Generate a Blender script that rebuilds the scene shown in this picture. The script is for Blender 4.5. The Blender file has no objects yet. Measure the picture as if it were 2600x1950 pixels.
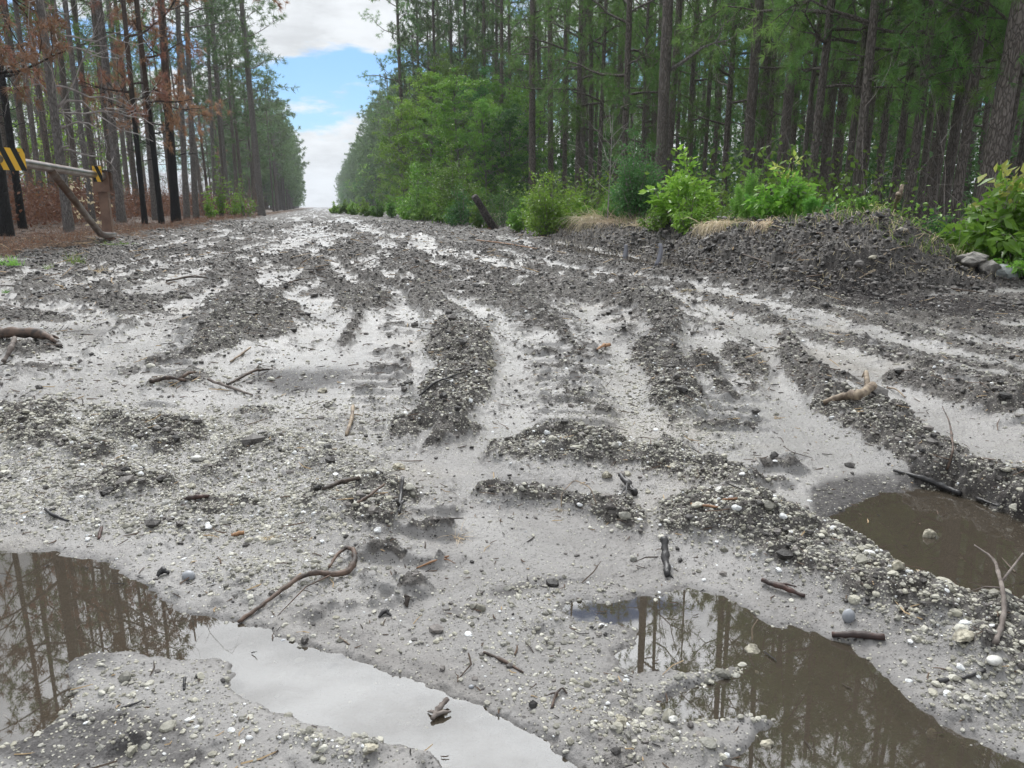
import bpy, math, random
import numpy as np
from mathutils import Vector, Matrix
R = math.radians
random.seed(7); rng = np.random.default_rng(7)
scn = bpy.context.scene
col = scn.collection

# ------------------------------------------------------------------ camera
CH, PITCH, YAW = 0.60, R(13.1), R(13.9)
cam = bpy.data.cameras.new('camera'); camo = bpy.data.objects.new('camera', cam); col.objects.link(camo)
camo.location = (0, 0, CH); camo.rotation_euler = (math.pi/2-PITCH, 0, -YAW)
cam.sensor_width = 36; cam.lens = 36*760/1024; cam.clip_start = .05; cam.clip_end = 3000
scn.camera = camo

# ------------------------------------------------------------------ world: nishita sky with clouds
SUN_EL, SUN_AZ = R(50), R(6)          # azimuth clockwise from +Y
w = bpy.data.worlds.new('World'); scn.world = w; w.use_nodes = True
nt = w.node_tree; nt.nodes.clear()
def N(nt, t, **kw):
    n = nt.nodes.new(t)
    for k, v in kw.items():
        if k in n.inputs: n.inputs[k].default_value = v
        else: setattr(n, k, v)
    return n
def L(nt, a, b): nt.links.new(a, b)
def M(nt, op, a, b=None, c=None, clamp=False):
    n = nt.nodes.new('ShaderNodeMath'); n.operation = op; n.use_clamp = clamp
    for i, v in enumerate((a, b, c)):
        if v is None: continue
        if isinstance(v, (int, float)): n.inputs[i].default_value = v
        else: nt.links.new(v, n.inputs[i])
    return n.outputs[0]
def MR(nt, v, a, b, c=0.0, d=1.0):
    n = nt.nodes.new('ShaderNodeMapRange'); n.interpolation_type = 'SMOOTHSTEP'
    nt.links.new(v, n.inputs[0])
    for i, x in enumerate((a, b, c, d)): n.inputs[i+1].default_value = x
    return n.outputs[0]
def MIX(nt, f, a, b, kind='MIX'):
    n = nt.nodes.new('ShaderNodeMix'); n.data_type = 'RGBA'; n.blend_type = kind
    for s, v in ((n.inputs[0], f), (n.inputs[6], a), (n.inputs[7], b)):
        if isinstance(v, (int, float)): s.default_value = v
        elif isinstance(v, tuple): s.default_value = (*v, 1) if len(v) == 3 else v
        else: nt.links.new(v, s)
    return n.outputs[2]
sky = N(nt, 'ShaderNodeTexSky', sky_type='NISHITA', sun_disc=False, sun_elevation=SUN_EL, sun_rotation=SUN_AZ)
sky.air_density = 1.2; sky.dust_density = .6; sky.ozone_density = 1.5
tc = N(nt, 'ShaderNodeTexCoord'); sep = N(nt, 'ShaderNodeSeparateXYZ'); L(nt, tc.outputs['Generated'], sep.inputs[0])
mp = N(nt, 'ShaderNodeMapping'); mp.inputs['Location'].default_value = (0.35, .2, 0.0); mp.inputs['Scale'].default_value = (1.6, 1.6, 5.0)
L(nt, tc.outputs['Generated'], mp.inputs[0])
n1 = N(nt, 'ShaderNodeTexNoise', Scale=2.2, Detail=7.0, Roughness=.55); L(nt, mp.outputs[0], n1.inputs['Vector'])
n2 = N(nt, 'ShaderNodeTexNoise', Scale=5.0, Detail=6.0, Roughness=.6); L(nt, mp.outputs[0], n2.inputs['Vector'])
z = sep.outputs[2]
# a thinner band of cloud low over the road
band = M(nt, 'MULTIPLY', MR(nt, z, .07, .11), MR(nt, z, .24, .15))
cov = M(nt, 'SUBTRACT', M(nt, 'ADD', n1.outputs[0], .09), M(nt, 'MULTIPLY', band, .17))
cov = MR(nt, M(nt, 'ADD', cov, MR(nt, z, .42, .55, 0, .12)), .43, .50)
bright = MR(nt, n2.outputs[0], .3, .65, .74, 1.0)
dp = N(nt, 'ShaderNodeVectorMath', operation='DOT_PRODUCT'); L(nt, tc.outputs['Generated'], dp.inputs[0])
dp.inputs[1].default_value = (math.sin(SUN_AZ)*math.cos(SUN_EL), math.cos(SUN_AZ)*math.cos(SUN_EL), math.sin(SUN_EL))
glow = M(nt, 'ADD', MR(nt, z, .25, .75, 1.0, 1.25), MR(nt, dp.outputs['Value'], .80, .985, 0, 5.8))
cb = M(nt, 'MULTIPLY', bright, glow)
comb = N(nt, 'ShaderNodeCombineColor')
L(nt, M(nt, 'MULTIPLY', cb, .93), comb.inputs[0]); L(nt, M(nt, 'MULTIPLY', cb, .965), comb.inputs[1]); L(nt, M(nt, 'MULTIPLY', cb, 1.0), comb.inputs[2])
skys = MIX(nt, 1.0, sky.outputs[0], (.062, .090, .125), 'MULTIPLY')
fin = MIX(nt, cov, skys, comb.outputs[0])
bg = N(nt, 'ShaderNodeBackground', Strength=1.0); L(nt, fin, bg.inputs[0])
wo = N(nt, 'ShaderNodeOutputWorld'); L(nt, bg.outputs[0], wo.inputs[0])
sl = bpy.data.lights.new('sun', 'SUN'); sl.energy = 1.7; sl.angle = R(10); sl.color = (1, .96, .9)
so = bpy.data.objects.new('sun', sl); col.objects.link(so)
sd = Vector((math.sin(SUN_AZ)*math.cos(SUN_EL), math.cos(SUN_AZ)*math.cos(SUN_EL), math.sin(SUN_EL)))
so.rotation_euler = sd.to_track_quat('Z', 'Y').to_euler()
vs = scn.view_settings; vs.view_transform = 'Standard'; vs.look = 'None'; vs.exposure = 0.02; vs.gamma = 1
scn.cycles.volume_bounces = 0; scn.cycles.max_bounces = 6; scn.cycles.transparent_max_bounces = 8; scn.cycles.diffuse_bounces = 3

# ------------------------------------------------------------------ photo-plane <-> ground plane
FPX = 760*2212/1024
cp, sp, cy, sy = math.cos(PITCH), math.sin(PITCH), math.cos(YAW), math.sin(YAW)
rV = np.array([cy, -sy, 0]); fV = np.array([sy*cp, cy*cp, -sp]); uV = np.array([sy*sp, cy*sp, cp])
def ray(u, v): return fV + (u-1106)/FPX*rV - (v-829.5)/FPX*uV
def G(u, v, z=0.0):
    d = ray(u, v); t = (z-CH)/d[2]; return np.array([d[0]*t, d[1]*t, z])
def atdist(u, v, Y):           # point on the line of sight at world y = Y
    d = ray(u, v); t = Y/d[1]; return np.array([d[0]*t, Y, CH+d[2]*t])
def proj0(x, y, z=0.0):
    dx, dy, dz = x, y, z-CH
    f = dx*fV[0]+dy*fV[1]+dz*fV[2]; r = dx*rV[0]+dy*rV[1]; u = dx*uV[0]+dy*uV[1]+dz*uV[2]
    f = np.where(f > .02, f, np.nan)
    return 1106+FPX*r/f, 829.5-FPX*u/f

# ------------------------------------------------------------------ noise
def vn(x, y, seed=0):
    xi = np.floor(x); yi = np.floor(y); fx = (x-xi).astype(np.float32); fy = (y-yi).astype(np.float32)
    xi = xi.astype(np.int64); yi = yi.astype(np.int64)
    def h(a, b):
        n = (a*374761393+b*668265263+seed*1442695041) & 0xffffffff
        n = ((n ^ (n >> 13))*1274126177) & 0xffffffff
        return ((n ^ (n >> 16)) & 0xffff).astype(np.float32)/65535
    fx = fx*fx*(3-2*fx); fy = fy*fy*(3-2*fy)
    a = h(xi, yi); b = h(xi+1, yi); c = h(xi, yi+1); d = h(xi+1, yi+1)
    return (a+(b-a)*fx)*(1-fy)+(c+(d-c)*fx)*fy
def fbm(x, y, o=4, seed=0, g=.5):
    s = 0; a = 1; t = 0
    for i in range(o):
        s = s+a*vn(x, y, seed+i*17); t += a; a *= g
        x, y = x*1.93*.8+y*1.93*.6, y*1.93*.8-x*1.93*.6
    return s/t
def ss(a, b, x):
    t = np.clip((x-a)/(b-a), 0, 1); return t*t*(3-2*t)

# ------------------------------------------------------------------ masks laid out on the ground plane
U0, U1, V0, V1, SC = -500, 2760, 452, 2050, 2.0
RW, RH = int((U1-U0)/SC), int((V1-V0)/SC)
def boxblur(a, r):
    if r < 1: return a
    for ax in (0, 1):
        for _ in range(2):
            p = np.pad(a, [(r+1, r) if k == ax else (0, 0) for k in (0, 1)], mode='edge')
            c = np.cumsum(p, axis=ax)
            a = (np.take(c, range(2*r+1, c.shape[ax]), axis=ax)-np.take(c, range(0, c.shape[ax]-2*r-1), axis=ax))/(2*r+1)
    return a
def fillpoly(dst, pts, val=1.0, blur=8, mode='max'):
    p = np.array(pts, float); m = blur*2+4
    x0, x1 = int(max(0, (p[:, 0].min()-U0)/SC-m)), int(min(RW, (p[:, 0].max()-U0)/SC+m))
    y0, y1 = int(max(0, (p[:, 1].min()-V0)/SC-m)), int(min(RH, (p[:, 1].max()-V0)/SC+m))
    if x1 <= x0 or y1 <= y0: return
    X, Y = np.meshgrid(U0+(np.arange(x0, x1)+.5)*SC, V0+(np.arange(y0, y1)+.5)*SC)
    ins = np.zeros(X.shape, bool); n = len(p)
    for i in range(n):
        (ax, ay), (bx, by) = p[i], p[(i+1) % n]
        if ay == by: continue
        c = ((Y >= min(ay, by)) & (Y < max(ay, by))); ins ^= c & (X < ax+(Y-ay)/(by-ay)*(bx-ax))
    a = boxblur(ins.astype(np.float32), blur)*val
    s = dst[y0:y1, x0:x1]
    if mode == 'max': np.maximum(s, a, out=s)
    elif mode == 'add': s += a
    else: s *= (1-a)
def ell(cx, cy_, rx, ry, ang=0, n=20):
    a = np.linspace(0, 2*math.pi, n, endpoint=False); c, s = math.cos(R(ang)), math.sin(R(ang))
    j = 1+.18*np.sin(a*3+cx)+.1*np.sin(a*5+cy_)
    x, y = np.cos(a)*rx*j, np.sin(a)*ry*j
    return np.c_[cx+x*c-y*s, cy_+x*s+y*c]
def strip(pts, wd):
    p = np.array(pts, float); wd = np.broadcast_to(np.array(wd, float), len(p))
    t = np.gradient(p, axis=0); t /= np.linalg.norm(t, axis=1)[:, None]+1e-9
    n = np.c_[-t[:, 1], t[:, 0]]*wd[:, None]/2
    return np.r_[p+n, (p-n)[::-1]]
def sm(pts, k=4):              # smooth a closed outline
    p = np.array(pts, float)
    for _ in range(2):
        q = np.roll(p, -1, axis=0); p = np.stack([p*.75+q*.25, p*.25+q*.75], 1).reshape(-1, 2)
    return p
Z = lambda: np.zeros((RH, RW), np.float32)
mH, mD, mG, mP, mW, mS = Z(), Z(), Z(), Z(), Z(), Z(); mT = Z()   # height, dark, gravel, puddle, wet dark debris, sand
def mound(poly, h, dark=1.0, grav=.5, blur=7):
    fillpoly(mH, poly, h, blur, 'add'); fillpoly(mD, poly, dark, 3); fillpoly(mG, poly, grav, 4)
# named mounds and ridges of churned mud (outline on the ground plane, height in metres)
mound(ell(545, 715, 100, 45, -12), .085, 1, .55, 13)
mound(ell(470, 760, 75, 28, -20), .04, .9, .6)
mound(ell(610, 690, 60, 22, 5), .04, 1, .4)
mound(strip([(930, 735), (1010, 770), (1010, 830), (960, 890), (940, 950)], [90, 130, 120, 120, 80]), .055, 1, .7, 10)
mound(ell(1010, 770, 60, 30, 20), .03, .9, .7)
mound(ell(900, 935, 75, 22, -8), .03, 1, .5, 5)
mound(ell(980, 950, 60, 18, -15), .025, 1, .4, 5)
mound(ell(1400, 680, 85, 26, 18), .06, 1, .35, 8)
mound(ell(1430, 715, 55, 24, 40), .05, 1, .45, 7)
mound(strip([(1370, 770), (1430, 800), (1450, 850), (1480, 920)], [60, 90, 110, 90]), .045, .95, .6, 8)
mound(ell(1522, 815, 32, 26, 30), .06, 1, .1, 5)
mound(ell(1560, 850, 26, 14, 30), .02, .9, .3, 4)
mound(strip([(1560, 760), (1620, 800), (1640, 850)], [40, 70, 60]), .03, .8, .5)
mound(strip([(1690, 735), (1720, 800), (1770, 860)], [40, 60, 70]), .045, 1, .3, 6)
mound(strip([(1760, 870), (1850, 910), (1930, 960), (2010, 1010), (2110, 1060), (2230, 1110), (2500, 1230)], [60, 90, 90, 90, 90, 110, 130]), .06, 1, .45, 9)
mound(strip([(1900, 830), (2000, 850), (2100, 880), (2230, 905), (2500, 960)], [24, 40, 44, 44, 50]), .05, 1, .25, 6)
mound(strip([(1700, 720), (1850, 760), (2000, 800), (2230, 850)], [14, 20, 22, 26]), .02, .8, .4, 4)
mound(strip([(1640, 690), (1850, 740), (2060, 790), (2230, 820)], [8, 14, 16, 18]), .02, .8, .3, 3)
mound(strip([(1480, 640), (1640, 690), (1700, 720)], [12, 20, 26]), .02, .8, .3, 3)
mound(strip([(1050, 985), (1200, 985), (1350, 1000), (1450, 1010), (1540, 1050), (1620, 1075)], [30, 60, 60, 80, 80, 40]), .045, .8, .95, 8)
mound(strip([(1030, 1075), (1200, 1085), (1300, 1120), (1400, 1140)], [24, 30, 50, 40]), .035, .9, .8, 6)
mound(strip([(1420, 1140), (1560, 1150), (1680, 1190), (1780, 1230), (1880, 1290), (1980, 1340), (2100, 1390), (2230, 1440), (2500, 1560)], [70, 100, 120, 130, 120, 120, 130, 160, 200]), .06, .62, 1, 12)
mound(ell(760, 1110, 110, 55, 10), .045, .75, .9, 12)
mound(ell(830, 1075, 70, 30, 10), .03, .9, .7, 8)
mound(ell(640, 1000, 150, 50, 10), .03, .45, 1, 12)
mound(ell(330, 950, 110, 38, 5), .035, .8, .85, 9)
mound(ell(60, 930, 110, 45, 5), .04, .8, .85, 10)
mound(ell(270, 1060, 110, 30, -5), .025, .75, .8, 8)
mound(ell(150, 890, 90, 18, 0), .02, .6, .7, 6)
mound(ell(400, 830, 90, 16, -12), .03, .7, .7, 5)
mound(ell(330, 800, 120, 8, -8), .02, .8, .3, 3)
mound(ell(60, 805, 100, 6, 2), .03, 1, .1, 2)
mound(ell(250, 660, 120, 18, 6), .035, 1, .3, 5)
mound(ell(60, 690, 110, 14, 4), .03, 1, .2, 4)
mound(ell(60, 760, 80, 16, 0), .03, 1, .3, 5)
mound(ell(640, 575, 90, 16, 8), .05, 1, .2, 4)
mound(ell(690, 640, 60, 10, -12), .03, .8, .3, 3)
mound(ell(790, 665, 70, 16, -10), .04, 1, .4, 4)
mound(ell(900, 572, 28, 16, 0), .06, 1, .2, 3)
mound(ell(910, 640, 60, 18, 12), .04, .9, .4, 4)
mound(ell(760, 555, 50, 12, 0), .05, 1, .1, 3)
mound(strip([(1530, 625), (1750, 650), (1950, 668), (2100, 672), (2260, 668), (2600, 660)], [14, 46, 60, 60, 70, 90]), .02, .85, .1, 6)
mound(strip([(1900, 700), (2100, 715), (2260, 720), (2600, 740)], [6, 14, 20, 30]), .015, .8, .1, 3)
mound(ell(470, 1030, 60, 20, -10), .02, .75, .8, 6); mound(ell(560, 900, 60, 12, 0), .02, .7, .8, 4); mound(ell(180, 980, 80, 22, 8), .02, .8, .8, 6); mound(ell(480, 1110, 80, 20, 0), .015, .6, .8, 6)
for pts, wd, h in (([(1040, 484), (1300, 552), (1600, 640), (1900, 712), (2230, 790)], [4, 9, 15, 22, 30], .03), ([(1010, 490), (1250, 566), (1500, 650), (1700, 720)], [4, 8, 14, 20], .03),
                   ([(960, 480), (1120, 560), (1300, 650), (1400, 690)], [4, 10, 16, 16], .03), ([(930, 492), (1040, 580), (1180, 700), (1260, 780)], [4, 10, 18, 24], .025),
                   ([(880, 490), (905, 590), (930, 700)], [6, 14, 26], .035), ([(840, 485), (825, 560), (800, 640), (740, 760)], [5, 12, 18, 24], .03), ([(800, 480), (720, 560), (600, 650), (470, 730)], [5, 12, 20, 26], .035),
                   ([(760, 480), (640, 550), (480, 610), (250, 690)], [5, 12, 18, 24], .03), ([(720, 476), (560, 540), (340, 600), (60, 660)], [5, 12, 18, 22], .03), ([(1100, 500), (1400, 590), (1750, 670), (2230, 745)], [3, 7, 12, 20], .02),
                   ([(1700, 650), (1900, 690), (2230, 740)], [8, 12, 18], .02), ([(1500, 700), (1700, 790), (1900, 860)], [10, 14, 16], .02)):
    mound(strip(pts, wd), h, .95, .25, 3)
mound(ell(1150, 605, 60, 8, 10), .02, .8, .4, 3)
mound(ell(1250, 640, 70, 9, 12), .02, .8, .4, 3)
mound(ell(1170, 690, 60, 10, 10), .02, .7, .4, 3)
mound(ell(1420, 1600, 160, 30, 12), .012, .1, .9, 8)
mound(ell(1560, 1555, 150, 12, 2), .012, .1, 1, 5)
mound(ell(1520, 1465, 90, 10, -14), .01, .1, .9, 4)
mound(ell(720, 1610, 110, 26, 8), .012, .2, .9, 6)
mound(ell(560, 1230, 130, 20, -6), .012, .2, .9, 6)
mound(ell(60, 1110, 130, 30, 0), .02, .3, .95, 8)
mound(ell(2120, 1500, 110, 50, 10), .02, .3, .9, 10)
# transverse tread bars
for k, (yy, x0, x1) in enumerate([(786, 1150, 1330), (818, 1150, 1345), (848, 1160, 1300), (882, 1150, 1330), (915, 1150, 1330), (960, 1140, 1290), (775, 830, 900), (848, 845, 910), (872, 840, 905)]):
    mound(strip([(x0, yy-4), ((x0+x1)/2, yy), (x1, yy+5)], [6, 13, 8]), .022, .8, .6, 3)
for k, (yy, x0, x1) in enumerate([(700, 960, 1180), (722, 990, 1120), (745, 1040, 1200), (655, 1000, 1130), (625, 1010, 1140), (675, 480, 420)]):
    mound(strip([(x0, yy-4), ((x0+x1)/2, yy), (x1, yy+5)], [3, 8, 4]), .015, .8, .5, 2)
# open wide gravel fields
for poly, g in (([(-300, 880), (250, 870), (480, 900), (640, 920), (800, 990), (930, 1050), (880, 1130), (760, 1180), (480, 1170), (200, 1150), (-300, 1150)], .85),
                ([(420, 850), (900, 870), (930, 980), (700, 960)], .4),
                ([(380, 1180), (800, 1180), (780, 1290), (500, 1290)], .5),
                ([(880, 1240), (1400, 1260), (1300, 1440), (1000, 1420)], .28),
                ([(960, 1450), (1450, 1450), (1500, 1659), (1250, 1600)], .5),
                ([(100, 1450), (480, 1450), (640, 1620), (300, 1800), (-100, 1700)], .35),
                ([(1900, 1420), (2300, 1450), (2500, 1700), (2200, 1620)], .75),
                ([(1200, 760), (1700, 800), (1650, 980), (1250, 960)], .35),
                ([(850, 480), (2300, 640), (2300, 760), (1200, 700), (500, 900), (-300, 900), (-300, 650), (500, 540)], .12)):
    fillpoly(mG, sm(poly), g, 14)
# smooth washed sand
for poly in ([(1640, 850), (1720, 900), (1900, 1000), (1930, 1040), (1800, 1060), (1700, 1040), (1620, 960), (1590, 880)],
             [(1810, 790), (2230, 920), (2230, 1010), (2050, 960), (1890, 860)],
             [(770, 690), (880, 660), (900, 720), (840, 790), (700, 800), (640, 790), (700, 760)],
             [(840, 970), (1000, 960), (1060, 1010), (1200, 1040), (1400, 1050), (1330, 1085), (1000, 1060)],
             [(880, 1130), (1000, 1100), (1200, 1130), (1400, 1180), (1420, 1240), (1200, 1250), (900, 1230)],
             [(1260, 650), (1340, 690), (1330, 740), (1500, 790), (1470, 760), (1290, 730)],
             [(560, 880), (420, 870), (200, 860), (420, 840), (560, 870), (720, 880)],
             [(-100, 1160), (200, 1165), (420, 1175), (300, 1200), (-100, 1195)]):
    fillpoly(mS, sm(poly), 1, 10)
# tyre tracks with cross lugs
for pts, wd in (([(1240, 1010), (1245, 900), (1230, 790), (1150, 690), (1050, 600), (900, 520), (780, 480)], [200, 190, 170, 110, 60, 24, 10]),
                ([(780, 870), (850, 800), (860, 700), (800, 600), (760, 520)], [110, 100, 70, 36, 14]), ([(1300, 660), (1400, 745), (1520, 830), (1600, 960), (1700, 1060)], [70, 90, 120, 150, 160]),
                ([(2300, 960), (2000, 800), (1700, 690), (1450, 620), (1200, 560), (1000, 510)], [60, 46, 34, 24, 16, 10]), ([(300, 880), (380, 800), (420, 700), (520, 610), (600, 540)], [120, 100, 60, 34, 16]),
                ([(820, 1300), (900, 1180), (1000, 1120)], [150, 130, 100])):
    fillpoly(mT, strip(pts, wd), 1, 7)
# puddles
PUD = {
 'a': [(-300, 1180), (90, 1193), (160, 1200), (230, 1215), (300, 1258), (350, 1298), (420, 1325), (500, 1345), (560, 1356), (680, 1395), (800, 1438), (920, 1482), (1050, 1530), (1130, 1568), (1205, 1612), (1270, 1659), (1330, 1760), (1050, 1760), (955, 1650), (900, 1612), (850, 1602), (760, 1580), (680, 1560), (600, 1530), (520, 1498), (492, 1465), (505, 1435), (480, 1412), (420, 1418), (330, 1402), (250, 1400), (190, 1402), (140, 1430), (150, 1480), (135, 1540), (70, 1590), (-20, 1610), (-300, 1640)],
 'b': [(1768, 1125), (1830, 1095), (1910, 1062), (2000, 1048), (2080, 1066), (2150, 1098), (2230, 1145), (2420, 1180), (2500, 1330), (2300, 1330), (2212, 1312), (2100, 1293), (2000, 1262), (1905, 1215), (1830, 1185)],
 'c': [(1205, 1312), (1240, 1298), (1300, 1302), (1400, 1290), (1480, 1274), (1540, 1280), (1600, 1310), (1660, 1350), (1760, 1366), (1830, 1388), (1880, 1422), (1930, 1480), (1990, 1532), (2060, 1572), (2130, 1610), (2230, 1655), (2330, 1740), (1500, 1800), (1570, 1660), (1610, 1620), (1640, 1592), (1690, 1566), (1695, 1548), (1640, 1548), (1560, 1556), (1450, 1546), (1415, 1512), (1450, 1500), (1500, 1482), (1600, 1452), (1655, 1430), (1630, 1420), (1560, 1442), (1400, 1446), (1320, 1430), (1340, 1400), (1400, 1372), (1372, 1348), (1300, 1338), (1230, 1332)],
 'd': [(1170, 528), (1210, 520), (1290, 537), (1360, 552), (1440, 566), (1490, 585), (1560, 598), (1500, 606), (1400, 588), (1300, 562), (1220, 545)],
}
for k, p in PUD.items(): fillpoly(mP, sm(p), 1, 2 if k in 'de' else 7)
for poly, v in ((ell(650, 822, 115, 26, -3), 1), (ell(1375, 742, 70, 15, 10), .9), (ell(190, 722, 70, 9, 0), .8), (ell(1140, 1050, 95, 15, 4), .9),
                ([(1740, 1040), (1850, 1030), (1930, 1025), (2050, 1060), (2300, 1150), (1830, 1200), (1770, 1140)], 1), (ell(200, 1600, 260, 60, 0), .8),
                (ell(60, 1330, 260, 130, 8), .6), (ell(1120, 1275, 90, 12, -4), .8), (ell(1010, 1320, 60, 10, 0), .5), (ell(850, 1420, 300, 16, 22), .35),
                (ell(1750, 1480, 300, 60, 24), .35), (ell(1120, 598, 50, 5, 4), .7),
                ([(1560, 612), (1750, 622), (1900, 640), (2212, 655), (2212, 700), (1900, 690), (1700, 655)], .9)):
    fillpoly(mW, sm(poly), v, 4)
def samp(a, u, v):
    x = (u-U0)/SC-.5; y = (v-V0)/SC-.5
    ok = np.isfinite(x) & np.isfinite(y) & (x > 0) & (y > 0) & (x < RW-2) & (y < RH-2)
    x = np.where(ok, x, 0); y = np.where(ok, y, 0)
    xi = x.astype(int); yi = y.astype(int); fx = x-xi; fy = y-yi
    r = (a[yi, xi]*(1-fx)+a[yi, xi+1]*fx)*(1-fy)+(a[yi+1, xi]*(1-fx)+a[yi+1, xi+1]*fx)*fy
    return np.where(ok, r, 0)

BY = [-5, 4, 6, 7.4, 8.9, 12.7, 20.4, 46, 100, 400]; BX = [3.3, 3.2, 3.34, 3.42, 3.7, 3.95, 4.35, 5.4, 6.5, 8.0]
HY = [4, 5.5, 7, 9, 13, 20, 45, 400]; HH = [.46, .46, .41, .36, .31, .29, .27, .25]
WL = -0.0045                                  # level of the standing water
def ground(x, y):
    """height and surface masks at world x, y"""
    x = np.asarray(x, float); y = np.asarray(y, float); r = np.hypot(x, y)
    u, v = proj0(x, y)
    wf = np.clip(40/np.maximum(r, .7), 6, 40)
    du = (fbm(x*9, y*9, 3, 3)-.5)*wf*1.6; dv = (fbm(x*9, y*9, 3, 5)-.5)*wf
    us, vs_ = u+du, v+dv
    Hm, D, Gv, Wt, Sd, Tr = (samp(a, us, vs_) for a in (mH, mD, mG, mW, mS, mT))
    P = samp(mP, u+du*.35+(fbm(x*45, y*45, 3, 7)-.5)*38, v+dv*.35+(fbm(x*45, y*45, 3, 8)-.5)*22)
    bx = np.interp(y, BY, BX)+(fbm(y*1.1, x*0+3, 2, 9)-.5)*.35*ss(4, 8, y)
    nose = 4.35+np.maximum(0, x-3.6)*.12+(fbm(x*1.3, x*0+2, 2, 12)-.5)*.3
    t = np.minimum((x-bx)/1.25, (y-nose)/1.15)
    floor_r = .2*ss(0, 2.5, x-bx)*ss(3.5, 6.5, y-.35*np.maximum(0, x-4))
    hc = np.interp(y, HY, HH)*(.86+.28*fbm(y*.9, x*0, 3, 21))
    back = ss(3.0, 1.3, x-bx)*(1-.55*ss(1.15, 2.0, x-bx)*ss(6.5, 5.0, y))
    berm = hc*ss(0, 1, t)*back
    bmask = ss(-.05, .12, t)*ss(2.7, 2.0, x-bx)
    inroad = ss(-5.2, -3.8, x+.04*np.clip(y, 0, 40)*0)*ss(.1, -.3, x-bx)
    left = ss(-2.2, -4.2, x+(fbm(y*.5, x*.5, 2, 4)-.5)*1.6)*ss(4.2, 7.5, y-x*.2)
    z = np.zeros_like(x)+.10*left+.12*ss(-4.5, -7, x)*left
    z = z+np.maximum(floor_r, berm)
    # ruts and ridges that run with the road
    xw = x+(fbm(y*.25, x*0+7, 2, 31)-.5)*1.2
    q = fbm(xw*3.1, y*.16, 3, 40); q2 = fbm(xw*6.5, y*1.0, 3, 44)
    far = ss(2.4, 5.5, r)
    q3 = fbm(x*13, y*6, 3, 47); rd = ss(.50, .61, q*.5+q2*.3+q3*.2+.035*ss(8, 30, r)+.10*ss(1.6, 3.0, x)*ss(4, 6, r)+.12*ss(-1.4, -2.6, x)*ss(5, 8, y))*far*inroad
    rd = rd*(1-.8*np.clip(Sd, 0, 1))
    z = z+rd*(.05+.03*ss(8, 30, r))*(.4+.9*q2)
    z = z+(fbm(x*.8, y*.8, 2, 50)-.5)*.05*far*inroad
    # scattered clods
    c1 = fbm(x*7, y*7, 4, 60); cb0 = fbm(x*21, y*21, 3, 67)
    sc = ss(.55, .66, c1*.6+cb0*.4)*(1-np.clip(Sd*1.1, 0, 1))*inroad*(.45+.3*far)
    cb_ = fbm(x*17, y*17, 3, 64); D = np.clip(np.maximum.reduce([D*ss(.42, .66, c1*.6+cb_*.4+.22*D), rd*ss(.32, .5, c1+.1), sc*.8, bmask*.95]), 0, 1)
    nearp = 1-ss(0.3, .8, P)
    z = z+(Hm*(.42+.75*c1)+sc*.012)*nearp
    lug = ss(.1, .8, np.sin((y+x*.35+.05*fbm(x*5, y*5, 2, 61))*2*math.pi/.115))*ss(.35, .6, fbm(x*3, y*3, 2, 62)+.12)*Tr*ss(14, 7, r)
    z = z+lug*.017*nearp; D = np.maximum(D, lug*.7*ss(.45, .6, cb_))
    # roughness of the clods
    m = (r < 14)
    rough = np.zeros_like(z)
    if m.any():
        X, Y = x[m], y[m]
        b1 = 1-np.abs(2*fbm(X*13, Y*13, 3, 70)-1); b2 = 1-np.abs(2*fbm(X*38, Y*38, 3, 75)-1)
        b3 = vn(X*110, Y*110, 80)
        lump = ss(.45, .9, fbm(X*24, Y*24, 3, 83))
        rough[m] = D[m]*(.010*(b1-.7)*2+.016*(b2-.65)*2+.005*b3+.02*lump)+.0032*(fbm(X*45, Y*45, 3, 90)-.4)+.0022*ss(.55, .8, fbm(X*90, Y*90, 2, 93))+Gv[m]*.005*(vn(X*75, Y*75, 91)+.6*vn(X*160, Y*160, 92)-.6)
    n2_ = ~m
    if n2_.any():
        X, Y = x[n2_], y[n2_]
        rough[n2_] = D[n2_]*.10*(fbm(X*6, Y*3.5, 3, 95)-.45)
    z = z+rough*nearp*(1+1.4*bmask)
    # bigger lumps on the berm
    z = z+bmask*(.12*(fbm(x*2.6, y*2.6, 3, 99)-.5)+.06*ss(.5, .75, fbm(x*7, y*7, 3, 101))-.05*ss(.62, .8, fbm(x*5, y*5, 2, 107)))*ss(0, .35, t)
    z = z+(left+ss(2.4, 3.5, x-bx))*.05*(fbm(x*2.5, y*2.5, 3, 103)-.5)
    z = np.where(r < 9, np.maximum(z, -.0015+.0025*(fbm(x*30, y*30, 2, 104)-.5)*2*(P < .5)), z)
    # puddle bowls
    pz = WL-.0008-.020*ss(.45, 1, P)+.003*(fbm(x*12, y*12, 3, 105)-.5)
    k = ss(.0, .52, P)
    z = z*(1-k)+pz*k
    Wt = np.maximum(np.clip(Wt*1.15, 0, 1)*(.68+.32*ss(.3, .6, fbm(x*14, y*14, 3, 66)+.25*Wt)), ss(.0, .45, P)*.42)
    lit = left; rfl = ss(2.2, 3.2, x-bx)
    D = np.where(P > .5, D*.3, D)
    return z, dict(dark=D, gravel=Gv, wet=Wt, litter=lit, forest=rfl, road=inroad, pud=P, berm=bmask)
def gz(x, y): return float(ground(np.array([x]), np.array([y]))[0][0])
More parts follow.
